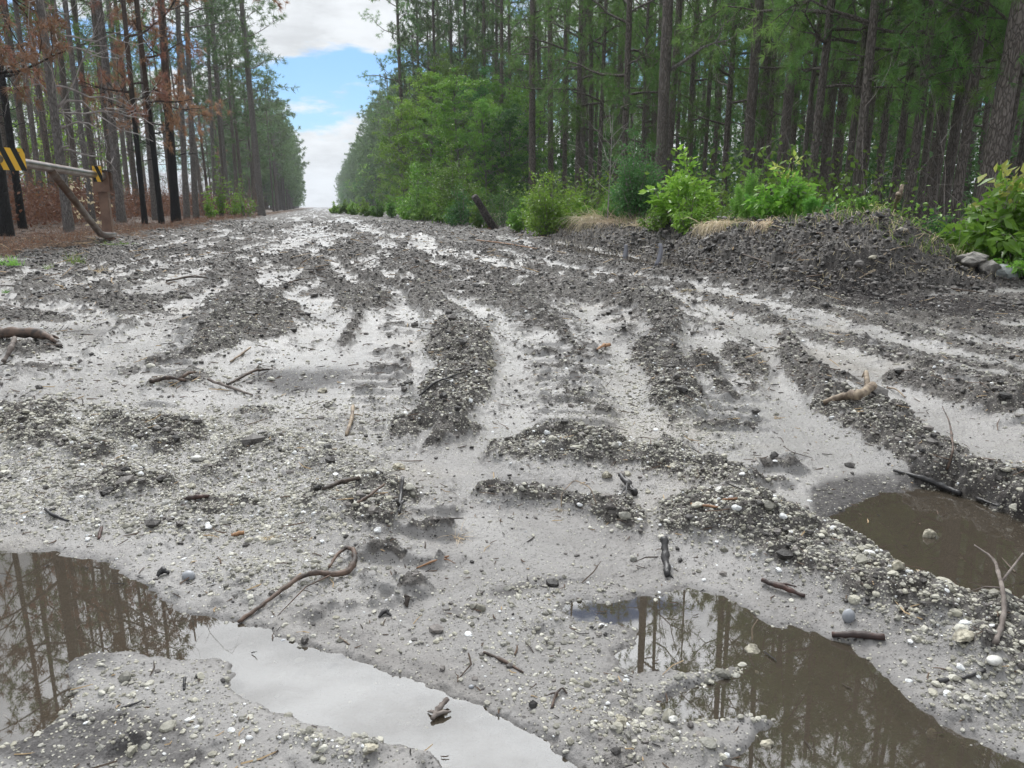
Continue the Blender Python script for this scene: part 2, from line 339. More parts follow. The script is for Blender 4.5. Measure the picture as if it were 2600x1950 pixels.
def GP(u, v):                   # first ground point met along the sight line through u, v
    d = ray(u, v); tm = 60.0 if d[2] > -.02 else min(60.0, (CH+.04)/-d[2]); t = np.geomspace(.4, tm, 500); gzz = ground(d[0]*t, d[1]*t)[0]; b_ = CH+d[2]*t < gzz
    k = int(np.argmax(b_)) if b_.any() else len(t)-1; lo, hi = t[max(k-1, 0)], t[k]
    tt = np.linspace(lo, hi, 12); g2 = ground(d[0]*tt, d[1]*tt)[0]; b_ = CH+d[2]*tt < g2; k = int(np.argmax(b_)) if b_.any() else 11
    return np.array([d[0]*tt[k], d[1]*tt[k], g2[k]])

# ------------------------------------------------------------------ mesh helpers
def mkmesh(name, V, F3=None, F4=None, smooth=False, attrs=None, mats=(), midx=None, cols=None):
    me = bpy.data.meshes.new(name)
    V = np.ascontiguousarray(V, np.float32); n3 = 0 if F3 is None else len(F3); n4 = 0 if F4 is None else len(F4)
    me.vertices.add(len(V)); me.vertices.foreach_set('co', V.ravel())
    parts = []
    if n3: parts.append(np.asarray(F3, np.int32).ravel())
    if n4: parts.append(np.asarray(F4, np.int32).ravel())
    loops = np.concatenate(parts); me.loops.add(len(loops)); me.loops.foreach_set('vertex_index', loops)
    st = np.concatenate([np.arange(n3)*3, n3*3+np.arange(n4)*4]).astype(np.int32)
    me.polygons.add(n3+n4); me.polygons.foreach_set('loop_start', st)
    if midx is not None: me.polygons.foreach_set('material_index', np.asarray(midx, np.int32))
    me.polygons.foreach_set('use_smooth', np.full(n3+n4, smooth, bool))
    for k, a in (attrs or {}).items():
        at = me.attributes.new(k, 'FLOAT', 'POINT'); at.data.foreach_set('value', np.asarray(a, np.float32))
    if cols is not None:
        at = me.attributes.new('tint', 'FLOAT_COLOR', 'POINT'); at.data.foreach_set('color', np.c_[cols, np.ones(len(cols))].astype(np.float32).ravel())
    for m in mats: me.materials.append(m)
    me.update(calc_edges=True); return me
def link(name, data, parent=None, label=None, cat=None, group=None, kind=None, loc=None, rot=None, scale=None):
    o = bpy.data.objects.new(name, data); col.objects.link(o)
    if parent is not None: o.parent = parent
    for k, v_ in (('label', label), ('category', cat), ('group', group), ('kind', kind)):
        if v_: o[k] = v_
    if loc is not None: o.location = loc
    if rot is not None: o.rotation_euler = rot
    if scale is not None: o.scale = scale
    return o
class MB:
    def __init__(s): s.V = []; s.F3 = []; s.F4 = []; s.a = []; s.n = 0; s.m3 = []; s.m4 = []
    def add(s, V, F3=None, F4=None, a=0.0, m=0):
        V = np.asarray(V, float); s.V.append(V); s.a.append(np.broadcast_to(np.asarray(a, float), (len(V),)))
        if F3 is not None and len(F3): s.F3.append(np.asarray(F3)+s.n); s.m3.append(np.full(len(F3), m))
        if F4 is not None and len(F4): s.F4.append(np.asarray(F4)+s.n); s.m4.append(np.full(len(F4), m))
        s.n += len(V)
    def mesh(s, name, mats, smooth=False):
        f3 = np.concatenate(s.F3) if s.F3 else None; f4 = np.concatenate(s.F4) if s.F4 else None
        mi = np.concatenate(s.m3+s.m4)
        return mkmesh(name, np.concatenate(s.V), f3, f4, smooth, {'v': np.concatenate(s.a)}, mats, mi)
def tube(pts, rad, k=6, cap=True):
    p = np.array(pts, float); n = len(p); rad = np.broadcast_to(np.array(rad, float), n)
    t = np.gradient(p, axis=0); t /= np.linalg.norm(t, axis=1)[:, None]+1e-12
    ref = np.array([0, 0, 1.]) if abs(t[0, 2]) < .9 else np.array([1., 0, 0])
    V = []; a = np.cross(t[0], ref); a /= np.linalg.norm(a)
    ang = np.linspace(0, 2*math.pi, k, endpoint=False)
    for i in range(n):
        a = a-t[i]*a.dot(t[i]); a /= np.linalg.norm(a)+1e-12; b = np.cross(t[i], a)
        V.append(p[i]+rad[i]*(np.cos(ang)[:, None]*a+np.sin(ang)[:, None]*b))
    V = np.concatenate(V); i = np.arange(n-1)[:, None]*k; j = np.arange(k)[None]; j2 = (j+1) % k
    F = np.stack([i+j, i+j2, i+k+j2, i+k+j], -1).reshape(-1, 4); F3 = None
    if cap:
        V = np.r_[V, [p[0]], [p[-1]]]; c0 = n*k; jj = np.arange(k); j2 = (jj+1) % k
        F3 = np.r_[np.c_[np.full(k, c0), j2, jj], np.c_[np.full(k, c0+1), (n-1)*k+jj, (n-1)*k+j2]]
    return V, F3, F
def rnd(a, b): return random.uniform(a, b)
def unit(v): return v/(np.linalg.norm(v, axis=-1, keepdims=True)+1e-12)
def needles(C, D, per, ln, wd, spread=.9, g=rng):
    n = len(C); C = np.repeat(C, per, 0); D = np.repeat(D, per, 0)
    d = unit(D+g.normal(0, spread, (n*per, 3))); l = ln*g.uniform(.7, 1.15, (n*per, 1)); s = unit(np.cross(d, g.normal(0, 1, (n*per, 3))))*wd/2
    b = C+d*.02; tip = C+d*l+np.array([0, 0, -.12])*l
    V = np.stack([b-s, b+s, tip], 1).reshape(-1, 3)
    return V, np.arange(n*per*3).reshape(-1, 3), np.repeat(g.uniform(0, 1, n), per*3)
def leaves(C, size, g=rng, flat=.5, drop=.1, asp=.5, D=None):
    n = len(C); nm = unit(g.normal(0, 1, (n, 3))*np.array([1, 1, 1])+np.array([0, 0, flat*2]))
    d = g.normal(0, 1, (n, 3)) if D is None else D+g.normal(0, .5, (n, 3))
    d = unit(d-nm*(d*nm).sum(1, keepdims=True)); d[:, 2] -= drop; s = np.cross(nm, d)
    l = size*g.uniform(.6, 1.2, (n, 1)); h = l*asp/2
    V = np.stack([C, C+d*l*.45+s*h+nm*h*.35, C+d*l, C+d*l*.45-s*h+nm*h*.35], 1).reshape(-1, 3)
    return V, np.arange(n*4).reshape(-1, 4), np.repeat(g.uniform(0, 1, n), 4)

# ------------------------------------------------------------------ materials
def newmat(name):
    m = bpy.data.materials.new(name); m.use_nodes = True; nt = m.node_tree; nt.nodes.clear()
    out = N(nt, 'ShaderNodeOutputMaterial'); b = N(nt, 'ShaderNodeBsdfPrincipled'); L(nt, b.outputs[0], out.inputs[0])
    return m, nt, b, out
def tcoord(nt, scale=(1, 1, 1), kind='Object'):
    t = N(nt, 'ShaderNodeTexCoord'); m = N(nt, 'ShaderNodeMapping'); m.inputs['Scale'].default_value = scale
    L(nt, t.outputs[kind], m.inputs[0]); return m.outputs[0]
def attr(nt, n): return N(nt, 'ShaderNodeAttribute', attribute_name=n)
def noise(nt, vec, s, d=4.0, r=.55): n = N(nt, 'ShaderNodeTexNoise', Scale=s, Detail=d, Roughness=r); L(nt, vec, n.inputs['Vector']); return n.outputs[0]
def bump(nt, h, dist, stre=1.0, base=None):
    b = N(nt, 'ShaderNodeBump', Distance=dist, Strength=stre); L(nt, h, b.inputs['Height'])
    if base: L(nt, base, b.inputs['Normal'])
    return b.outputs[0]
def bark_mat(name, c1, c2, char=None, char_c=(.012, .011, .011), rust=None):
    m, nt, b, _ = newmat(name); v = tcoord(nt, (1, 1, .35)); oi = N(nt, 'ShaderNodeObjectInfo')
    dv = N(nt, 'ShaderNodeVectorMath', operation='MULTIPLY_ADD'); nz_ = N(nt, 'ShaderNodeTexNoise', Scale=9.0, Detail=4.0); L(nt, v, nz_.inputs['Vector']); L(nt, nz_.outputs['Color'], dv.inputs[0]); dv.inputs[1].default_value = (.12, .12, .12); L(nt, v, dv.inputs[2])
    vo = N(nt, 'ShaderNodeTexVoronoi', Scale=24.0, feature='DISTANCE_TO_EDGE'); L(nt, dv.outputs[0], vo.inputs['Vector'])
    no = noise(nt, v, 34, 6); f = M(nt, 'MULTIPLY', MR(nt, vo.outputs[0], .0, .22), MR(nt, no, .25, .7, .45, 1.0))
    c = MIX(nt, f, c2, c1)
    c = MIX(nt, MR(nt, oi.outputs['Random'], 0, 1, 0, .35), c, MIX(nt, .5, c1, (.05, .045, .04)))
    ln = noise(nt, tcoord(nt, (1, 1, .6)), 2.2, 4); c = MIX(nt, MR(nt, ln, .5, .75, 0, .5), c, MIX(nt, .5, c1, (.22, .21, .19)))
    if char:
        s = N(nt, 'ShaderNodeSeparateXYZ'); L(nt, tcoord(nt), s.inputs[0])
        hgt = M(nt, 'ADD', s.outputs[2], M(nt, 'MULTIPLY', noise(nt, tcoord(nt), 3, 4), -char*.8))
        if rust: c = MIX(nt, MR(nt, hgt, char*1.9, char*.9), c, rust)
        c = MIX(nt, MR(nt, hgt, char, char*.35), c, char_c)
    L(nt, c, b.inputs['Base Color']); b.inputs['Roughness'].default_value = .85
    L(nt, bump(nt, f, .02, .9), b.inputs['Normal']); return m
def leaf_mat(name, ca, cb, cc=None, trans=.35, rough=.5):
    m, nt, b, out = newmat(name); a = attr(nt, 'v'); oi = N(nt, 'ShaderNodeObjectInfo')
    c = MIX(nt, a.outputs['Fac'], ca, cb)
    if cc: c = MIX(nt, MR(nt, noise(nt, tcoord(nt), .9, 3), .45, .65, 0, .8), c, cc)
    hs = N(nt, 'ShaderNodeHueSaturation'); L(nt, c, hs.inputs['Color']); L(nt, MR(nt, oi.outputs['Random'], 0, 1, .75, 1.25), hs.inputs['Value'])
    L(nt, MR(nt, M(nt, 'FRACT', M(nt, 'MULTIPLY', oi.outputs['Random'], 7.3)), 0, 1, .485, .51), hs.inputs['Hue'])
    L(nt, hs.outputs[0], b.inputs['Base Color']); b.inputs['Roughness'].default_value = rough
    tr = N(nt, 'ShaderNodeBsdfTranslucent'); L(nt, hs.outputs[0], tr.inputs[0])
    mx = N(nt, 'ShaderNodeMixShader'); mx.inputs[0].default_value = trans
    L(nt, b.outputs[0], mx.inputs[1]); L(nt, tr.outputs[0], mx.inputs[2]); L(nt, mx.outputs[0], out.inputs[0]); return m
def plain(name, c, rough=.6, metal=0.0, c2=None, sc=8.0, bm=0.0, bsc=30.0, stretch=(1, 1, 1)):
    m, nt, b, _ = newmat(name); v = tcoord(nt, stretch)
    if c2: L(nt, MIX(nt, MR(nt, noise(nt, v, sc, 6), .35, .65), c, c2), b.inputs['Base Color'])
    else: b.inputs['Base Color'].default_value = (*c, 1)
    b.inputs['Roughness'].default_value = rough; b.inputs['Metallic'].default_value = metal
    if bm: L(nt, bump(nt, noise(nt, v, bsc, 5), bm), b.inputs['Normal'])
    return m
BARK = bark_mat('pine_bark', (.23, .20, .178), (.075, .062, .053))
BARKG = bark_mat('grey_bark', (.31, .285, .27), (.11, .098, .09))
BURN = bark_mat('burnt_bark', (.24, .20, .18), (.075, .062, .053), 3.2, rust=(.085, .055, .04))
BURNL = bark_mat('scorched_bark', (.30, .275, .262), (.11, .098, .09))
NEED = leaf_mat('needles', (.10, .21, .055), (.20, .35, .09), (.15, .28, .08), .45)
NEEDG = leaf_mat('needles_far', (.09, .155, .065), (.15, .24, .09), (.075, .125, .05), .4)
RUSTN = leaf_mat('rust_needles', (.26, .13, .075), (.38, .21, .13), None, .35)
LEAF = leaf_mat('leaf_green', (.10, .22, .035), (.21, .38, .07), (.22, .36, .06), .45)
LEAFB = leaf_mat('leaf_bright', (.14, .33, .04), (.30, .50, .08), None, .5, .35)
LEAFD = leaf_mat('leaf_deep', (.05, .15, .035), (.11, .24, .07), None, .4)
LEAFY = leaf_mat('leaf_yellow', (.40, .50, .10), (.55, .55, .16), None, .5, .35)
BRN = leaf_mat('brown_leaf', (.17, .085, .05), (.36, .20, .11), None, .35)
STRAW = leaf_mat('straw', (.46, .38, .25), (.70, .59, .40), None, .35)
GRASSM = leaf_mat('grass', (.12, .24, .05), (.32, .42, .12), None, .4)
TWIG = plain('twig', (.16, .13, .11), .8, c2=(.30, .27, .25), sc=6)
TWIGD = plain('dark_twig', (.03, .024, .02), .7, c2=(.09, .065, .05), sc=20)

# ------------------------------------------------------------------ ground sheet
def ground_mat():
    m, nt, b, _ = newmat('muddy_ground'); P = tcoord(nt); A = {k: attr(nt, k).outputs['Fac'] for k in ('dark', 'gravel', 'wet', 'litter', 'forest', 'pud')}
    nb = noise(nt, P, 2.0, 5); nm = noise(nt, P, 22, 6, .65); nf = noise(nt, P, 170, 5, .7)
    sand = MIX(nt, MR(nt, nb, .35, .65), (.235, .226, .217), (.32, .307, .295))
    sand = MIX(nt, MR(nt, nf, .35, .7, 0, .35), sand, (.19, .18, .175))
    sand = MIX(nt, MR(nt, nm, .55, .8, 0, .45), sand, (.17, .16, .155))
    damp = MR(nt, M(nt, 'ADD', M(nt, 'MULTIPLY', noise(nt, P, .9, 5, .6), .6), M(nt, 'MULTIPLY', noise(nt, P, 5.0, 6, .65), .4)), .44, .60)
    sand = MIX(nt, M(nt, 'MULTIPLY', damp, .62), sand, (.135, .125, .118))
    sand = MIX(nt, MR(nt, noise(nt, P, 1.7, 4), .52, .7, 0, .35), sand, (.27, .235, .19))
    mud = MIX(nt, MR(nt, nf, .3, .7), (.032, .029, .026), (.125, .113, .104))
    mud = MIX(nt, MR(nt, nm, .5, .72, 0, .6), mud, (.19, .175, .16)); mud = MIX(nt, MR(nt, noise(nt, P, 6, 5, .7), .42, .68, 0, .5), mud, (.13, .118, .108))
    # grit: tiny pale stones
    vo = N(nt, 'ShaderNodeTexVoronoi', Scale=190.0); L(nt, P, vo.inputs['Vector'])
    rs = N(nt, 'ShaderNodeSeparateColor'); L(nt, vo.outputs['Color'], rs.inputs[0])
    grit = M(nt, 'MULTIPLY', MR(nt, vo.outputs['Distance'], .42, .25), MR(nt, M(nt, 'ADD', rs.outputs[0], M(nt, 'MULTIPLY', A['gravel'], .42)), .88, .93))
    vo2 = N(nt, 'ShaderNodeTexVoronoi', Scale=85.0); L(nt, P, vo2.inputs['Vector'])
    rs2 = N(nt, 'ShaderNodeSeparateColor'); L(nt, vo2.outputs['Color'], rs2.inputs[0])
    speck = M(nt, 'MULTIPLY', MR(nt, vo2.outputs['Distance'], .30, .18), MR(nt, rs2.outputs[1], .86, .9))
    dfac = MR(nt, M(nt, 'ADD', A['dark'], M(nt, 'MULTIPLY', M(nt, 'SUBTRACT', nm, .5), .9)), .35, .62)
    c = MIX(nt, M(nt, 'MULTIPLY', dfac, MR(nt, noise(nt, P, 30, 4, .7), .3, .6, .62, 1.0)), sand, mud)
    c = MIX(nt, M(nt, 'MULTIPLY', speck, .8), c, (.035, .03, .028))
    vo3 = N(nt, 'ShaderNodeTexVoronoi', Scale=310.0); L(nt, P, vo3.inputs['Vector']); rs3 = N(nt, 'ShaderNodeSeparateColor'); L(nt, vo3.outputs['Color'], rs3.inputs[0])
    c = MIX(nt, M(nt, 'MULTIPLY', MR(nt, vo3.outputs['Distance'], .5, .3), MR(nt, M(nt, 'ADD', rs3.outputs[0], M(nt, 'MULTIPLY', nm, .5)), 1.0, 1.12)), c, (.05, .045, .042))
    wetd = M(nt, 'MULTIPLY', A['wet'], MR(nt, nf, .3, .55, .55, 1.0))
    c = MIX(nt, M(nt, 'MULTIPLY', wetd, .95), c, (.05, .046, .046))
    c = MIX(nt, M(nt, 'MULTIPLY', grit, .9), c, MIX(nt, rs.outputs[1], (.42, .40, .33), (.62, .60, .52)))
    c = MIX(nt, MR(nt, A['pud'], .3, .7), c, MIX(nt, nm, (.075, .064, .046), (.14, .122, .092)))
    # burnt litter at the left, dark litter under the pines
    lt = MIX(nt, MR(nt, nm, .38, .62), (.034, .024, .018), (.13, .08, .05)); lt = MIX(nt, MR(nt, nf, .55, .75, 0, .5), lt, (.27, .19, .13))
    lf = MR(nt, M(nt, 'ADD', A['litter'], M(nt, 'MULTIPLY', M(nt, 'SUBTRACT', noise(nt, P, 3.0, 6, .7), .5), 2.2)), .30, .75)
    c = MIX(nt, lf, c, lt)
    c = MIX(nt, A['forest'], c, MIX(nt, MR(nt, nm, .38, .62), (.05, .038, .026), (.14, .10, .06)))
    L(nt, c, b.inputs['Base Color'])
    b.inputs['Specular IOR Level'].default_value = .5; L(nt, M(nt, 'SUBTRACT', M(nt, 'SUBTRACT', .42, M(nt, 'MULTIPLY', dfac, .20)), M(nt, 'MULTIPLY', A['wet'], .30), None, True), b.inputs['Specular IOR Level']); ro = M(nt, 'MULTIPLY_ADD', dfac, .3, .40); ro = M(nt, 'ADD', ro, M(nt, 'MULTIPLY', lf, .3), None, True)
    L(nt, ro, b.inputs['Roughness'])
    hh = M(nt, 'ADD', M(nt, 'MULTIPLY', nf, .6), M(nt, 'MULTIPLY', grit, .5)); hh = M(nt, 'ADD', hh, M(nt, 'MULTIPLY', nm, M(nt, 'MULTIPLY_ADD', dfac, 3.0, .6)))
    L(nt, bump(nt, hh, .006, .9), b.inputs['Normal']); return m
def build_ground():
    az = np.r_[np.linspace(-34, 62, 1350), np.linspace(62, 326, 150)[1:-1]]
    rr = [0.32]
    while rr[-1] < 1500:
        r_ = rr[-1]; rr.append(r_*(1.0031 if r_ < 22 else min(1.12, 1.0031+.0006*(r_-22)**.8)) if r_ > .45 else r_*1.01)
    rr = np.array(rr); A_, Rr = np.meshgrid(np.radians(az), rr)
    x = (Rr*np.sin(A_)).ravel(); y = (Rr*np.cos(A_)).ravel()
    z, mk = ground(x, y); na, nr = len(az), len(rr)
    i = np.arange(nr-1)[:, None]*na; j = np.arange(na)[None]; j2 = (j+1) % na
    F = np.stack([i+j, i+j2, i+na+j2, i+na+j], -1).reshape(-1, 4)[:, ::-1]
    V = np.r_[np.c_[x, y, z], [[0, 0, 0]]]; k = len(V)-1; jj = np.arange(na)
    F3 = np.c_[np.full(na, k), (jj+1) % na, jj]
    at = {q: np.r_[mk[q], 0] for q in ('dark', 'gravel', 'wet', 'litter', 'forest', 'pud')}
    me = mkmesh('ground', V, F3, F, True, at, [ground_mat()])
    print('ground verts', len(V)); link('ground', me, kind='structure')
build_ground()

# ------------------------------------------------------------------ standing water
def water_mat(name, murk, mfac, ior):
    m, nt, b, out = newmat(name); nt.nodes.remove(b)
    v = tcoord(nt); bn = bump(nt, noise(nt, v, 5, 1), .0003, .3)
    fr = N(nt, 'ShaderNodeFresnel', IOR=ior); L(nt, bn, fr.inputs['Normal'])
    gl = N(nt, 'ShaderNodeBsdfGlossy', Roughness=.012); L(nt, bn, gl.inputs['Normal'])
    tr = N(nt, 'ShaderNodeBsdfTransparent'); tr.inputs[0].default_value = (.80, .72, .62, 1)
    df = N(nt, 'ShaderNodeBsdfDiffuse'); df.inputs[0].default_value = (*murk, 1)
    m1 = N(nt, 'ShaderNodeMixShader'); m1.inputs[0].default_value = mfac; L(nt, tr.outputs[0], m1.inputs[1]); L(nt, df.outputs[0], m1.inputs[2])
    m2 = N(nt, 'ShaderNodeMixShader'); L(nt, fr.outputs[0], m2.inputs[0]); L(nt, m1.outputs[0], m2.inputs[1]); L(nt, gl.outputs[0], m2.inputs[2])
    L(nt, m2.outputs[0], out.inputs[0]); return m
WMB = water_mat('brown_water', (.125, .105, .082), .36, 1.85)
for k, p in PUD.items():
    q = sm(p); m_ = Z(); fillpoly(m_, q, 1, 5 if k not in 'de' else 2)
    wp = np.array([G(max(U0, a), min(b_, V1))[:2] for a, b_ in q]); st = .012 if k in 'abc' else .03
    x0, y0 = wp.min(0)-.1; x1, y1 = wp.max(0)+.1
    gx, gy = np.arange(x0, x1, st), np.arange(y0, y1, st); X, Y = np.meshgrid(gx, gy); mm = samp(m_, *proj0(X, Y)) > .03
    c = mm[:-1, :-1] | mm[1:, :-1] | mm[:-1, 1:] | mm[1:, 1:]; ii, jj = np.nonzero(c); n = len(gx)
    F = np.c_[ii*n+jj, ii*n+jj+1, (ii+1)*n+jj+1, (ii+1)*n+jj]; us = np.unique(F); mp_ = np.zeros(X.size, int); mp_[us] = np.arange(len(us))
    V = np.c_[X.ravel()[us], Y.ravel()[us], np.full(len(us), WL)]
    link('puddle_water', mkmesh('puddle_water', V, None, mp_[F], True, None, [WMB]), kind='structure')

# ------------------------------------------------------------------ gravel, clods, litter on the road
def ico(sub):
    bm_ = None; import bmesh
    bm_ = bmesh.new(); bmesh.ops.create_icosphere(bm_, subdivisions=sub, radius=1); bm_.verts.ensure_lookup_table()
    V = np.array([v_.co[:] for v_ in bm_.verts]); F = np.array([[v_.index for v_ in f.verts] for f in bm_.faces]); bm_.free(); return V, F
IC = {1: ico(1), 2: ico(2), 3: ico(3)}
def stone_shape(sub, seed):
    g = np.random.default_rng(seed); V, F = IC[sub]; V = V.copy()
    for _ in range(7 if sub < 3 else 11):                # knock flat facets off the ball
        d = unit(g.normal(0, 1, 3)); h = g.uniform(.55, .85); e = np.maximum(0, V@d-h); V -= e[:, None]*d
    if sub > 1: V *= 1+.10*(fbm(V[:, 0]*3+seed, V[:, 1]*3+V[:, 2]*2, 3, seed)-.5)[:, None]*2
    return V*np.array([1, g.uniform(.65, .95), g.uniform(.5, .8)]), F
def scatter(n, shapes, pos, size, g, smooth=False):
    Vs, Fs, off = [], [], 0; idx = g.integers(0, len(shapes), n); order = []
    for s, (V, F) in enumerate(shapes):
        m = np.nonzero(idx == s)[0]
        if not len(m): continue
        a = g.uniform(0, 2*math.pi, len(m)); tl = g.normal(0, .35, len(m)); P = V[None]*size[m, None, None]
        ca, sa, ct, st = np.cos(a)[:, None], np.sin(a)[:, None], np.cos(tl)[:, None], np.sin(tl)[:, None]
        x, y, z_ = P[..., 0], P[..., 1], P[..., 2]; y, z_ = y*ct-z_*st, y*st+z_*ct; x, y = x*ca-y*sa, x*sa+y*ca
        Q = np.stack([x, y, z_], -1)+pos[m][:, None]; Vs.append(Q.reshape(-1, 3))
        Fs.append((F[None]+(np.arange(len(m))*len(V))[:, None, None]+off).reshape(-1, 3)); off += len(m)*len(V); order.append(np.repeat(m, len(V)))
    return np.concatenate(Vs), np.concatenate(Fs), np.concatenate(order)
def sector(n, r0, r1, a0=-32, a1=60, p=1.0, g=rng):
    r = (g.uniform(r0**(2*p), r1**(2*p), n))**(1/(2*p)); a = np.radians(g.uniform(a0, a1, n)); return r*np.sin(a), r*np.cos(a), r
def stone_mat():
    m, nt, b, _ = newmat('limestone_gravel'); a = attr(nt, 'tint'); P = tcoord(nt)
    c = MIX(nt, MR(nt, noise(nt, P, 120, 5, .7), .4, .7, 0, .55), a.outputs['Color'], (.17, .16, .14))
    L(nt, c, b.inputs['Base Color']); b.inputs['Roughness'].default_value = .55
    L(nt, bump(nt, noise(nt, P, 260, 4), .0015), b.inputs['Normal']); return m
SM = stone_mat()
def stone_cols(n, g, dirty=.5):
    t = g.uniform(0, 1, (n, 1)); c = (1-t)*np.array([[.36, .34, .265]])+t*np.array([[.52, .505, .44]]); w_ = g.uniform(0, 1, (n, 1))
    c = np.where(w_ > .95, [[.74, .75, .75]], c); c = np.where(w_ < dirty, c*g.uniform(.3, .7, (n, 1)), c); return c
def gravel_layer(n, r0, r1, lo, hi, shapes, g, base=.02, pw=1.0, sig=.62):
    x, y, r = sector(n, r0, r1, p=pw, g=g); z, mk = ground(x, y)
    d = np.clip(mk['gravel']*(.35+1.1*fbm(x*6, y*6, 3, 200)), 0, 1)**1.2+base+.12*mk['dark']*mk['road']
    d = d*(1-.92*np.clip(samp(mS, *proj0(x, y)), 0, 1))*np.where(mk['pud'] > .75, .12, 1)*np.where(mk['berm'] > .4, .35, 1)*(mk['litter'] < .5)*(mk['forest'] < .3)
    k = g.uniform(0, 1, n) < d; x, y, z, r = x[k], y[k], z[k], r[k]; n = len(x)
    s = np.clip(lo*np.exp(np.abs(g.normal(0, sig, n))), lo, hi); 
    V, F, o = scatter(n, shapes, np.c_[x, y, z+s*.06], s, g); c = stone_cols(n, g)[o]; return V, F, c, n
def build_gravel():
    g = np.random.default_rng(11); sh1 = [stone_shape(1, i) for i in range(10)]; sh2 = [stone_shape(2, 30+i) for i in range(10)]
    out = [gravel_layer(150000, .5, 2.4, .0015, .0065, sh1, g, .10), gravel_layer(17000, .5, 2.6, .0038, .0135, sh2, g, .02, sig=.45),
           gravel_layer(110000, 2.3, 5.0, .0026, .012, sh1, g, .05, .8), gravel_layer(5000, 2.6, 5.0, .007, .018, sh2, g, .015, sig=.4),
           gravel_layer(40000, 5.0, 13, .005, .020, sh1, g, .05, .7)]
    V, F, C, off = [], [], [], 0
    for v_, f_, c_, n in out: V.append(v_); F.append(f_+off); off += len(v_); C.append(c_)
    print('stones', sum(o[3] for o in out))
    link('gravel', mkmesh('gravel', np.concatenate(V), np.concatenate(F), None, False, None, [SM], cols=np.concatenate(C)), label='pale crushed limestone gravel strewn through the churned mud', cat='gravel', kind='stuff')
    # clods of dark mud on the ridges
    n = 190000; x, y, r = sector(n, .6, 12, p=.6, g=g); z, mk = ground(x, y); k = (g.uniform(0, 1, n) < np.maximum(mk['dark']**1.5*.85, .03*mk['road'])) & (mk['pud'] < .3) & (mk['litter'] < .6)
    x, y, z, r = x[k], y[k], z[k], r[k]; n = len(x); s = np.clip(.0022*np.exp(np.abs(g.normal(0, .6, n)))*(1+r*.24), 0, .035)
    s = s*(1+.5*mk['berm'][k])
    V, F, o = scatter(n, sh1, np.c_[x, y, z+s*.15], s, g); c = (np.array([[.055, .0495, .0455]])*g.choice([.6, 1, 1.5, 2.2, 3.2], (n, 1))*g.uniform(.8, 1.2, (n, 1)))[o]; print('clods', n)
    n2 = 5000; y2 = 4.4+14*g.uniform(0, 1, n2)**1.4; x2 = np.interp(y2, BY, BX)+g.uniform(0, 2.2, n2); z2, mk2 = ground(x2, y2); k = mk2['berm'] > .4; x2, y2, z2 = x2[k], y2[k], z2[k]; n2 = len(x2)
    s2 = np.clip(.011*np.exp(g.normal(0, .55, n2)), .006, .06); shr = [(lambda V_, F_: (V_*(1+.9*(fbm(V_[:, 0]*3+q, V_[:, 1]*3+V_[:, 2]*3, 3, q)-.5))[:, None], F_))(*stone_shape(2, 400+q)) for q in range(8)]
    V2, F2, o2 = scatter(n2, shr, np.c_[x2, y2, z2+s2*.1], s2, g); c2 = (np.array([[.075, .067, .061]])*g.uniform(.5, 1.7, (n2, 1)))[o2]; F = np.r_[F, F2+len(V)]; V = np.r_[V, V2]; c = np.r_[c, c2]
    x3, y3, r3 = sector(60000, 11, 30, p=.7, g=g); z3, mk3 = ground(x3, y3); k = (g.uniform(0, 1, len(x3)) < mk3['dark']*.8) & (mk3['litter'] < .6); x3, y3, z3, r3 = x3[k], y3[k], z3[k], r3[k]; s3 = np.clip(.009*np.exp(np.abs(g.normal(0, .6, len(x3))))*(1+r3*.03), 0, .07)
    V2, F2, o2 = scatter(len(x3), sh1, np.c_[x3, y3, z3], s3, g); c2 = (np.array([[.05, .045, .041]])*g.uniform(.5, 2.0, (len(x3), 1)))[o2]; F = np.r_[F, F2+len(V)]; V = np.r_[V, V2]; c = np.r_[c, c2]
    cm, nt, b, _ = newmat('mud_clods'); L(nt, attr(nt, 'tint').outputs['Color'], b.inputs['Base Color']); b.inputs['Roughness'].default_value = .6
    L(nt, bump(nt, noise(nt, tcoord(nt), 180, 4), .003), b.inputs['Normal'])
    link('mud_clods', mkmesh('mud_clods', V, F, None, False, None, [cm], cols=c), label='crumbly dark mud clods thrown up along the ruts', cat='mud clods', kind='stuff')
build_gravel()
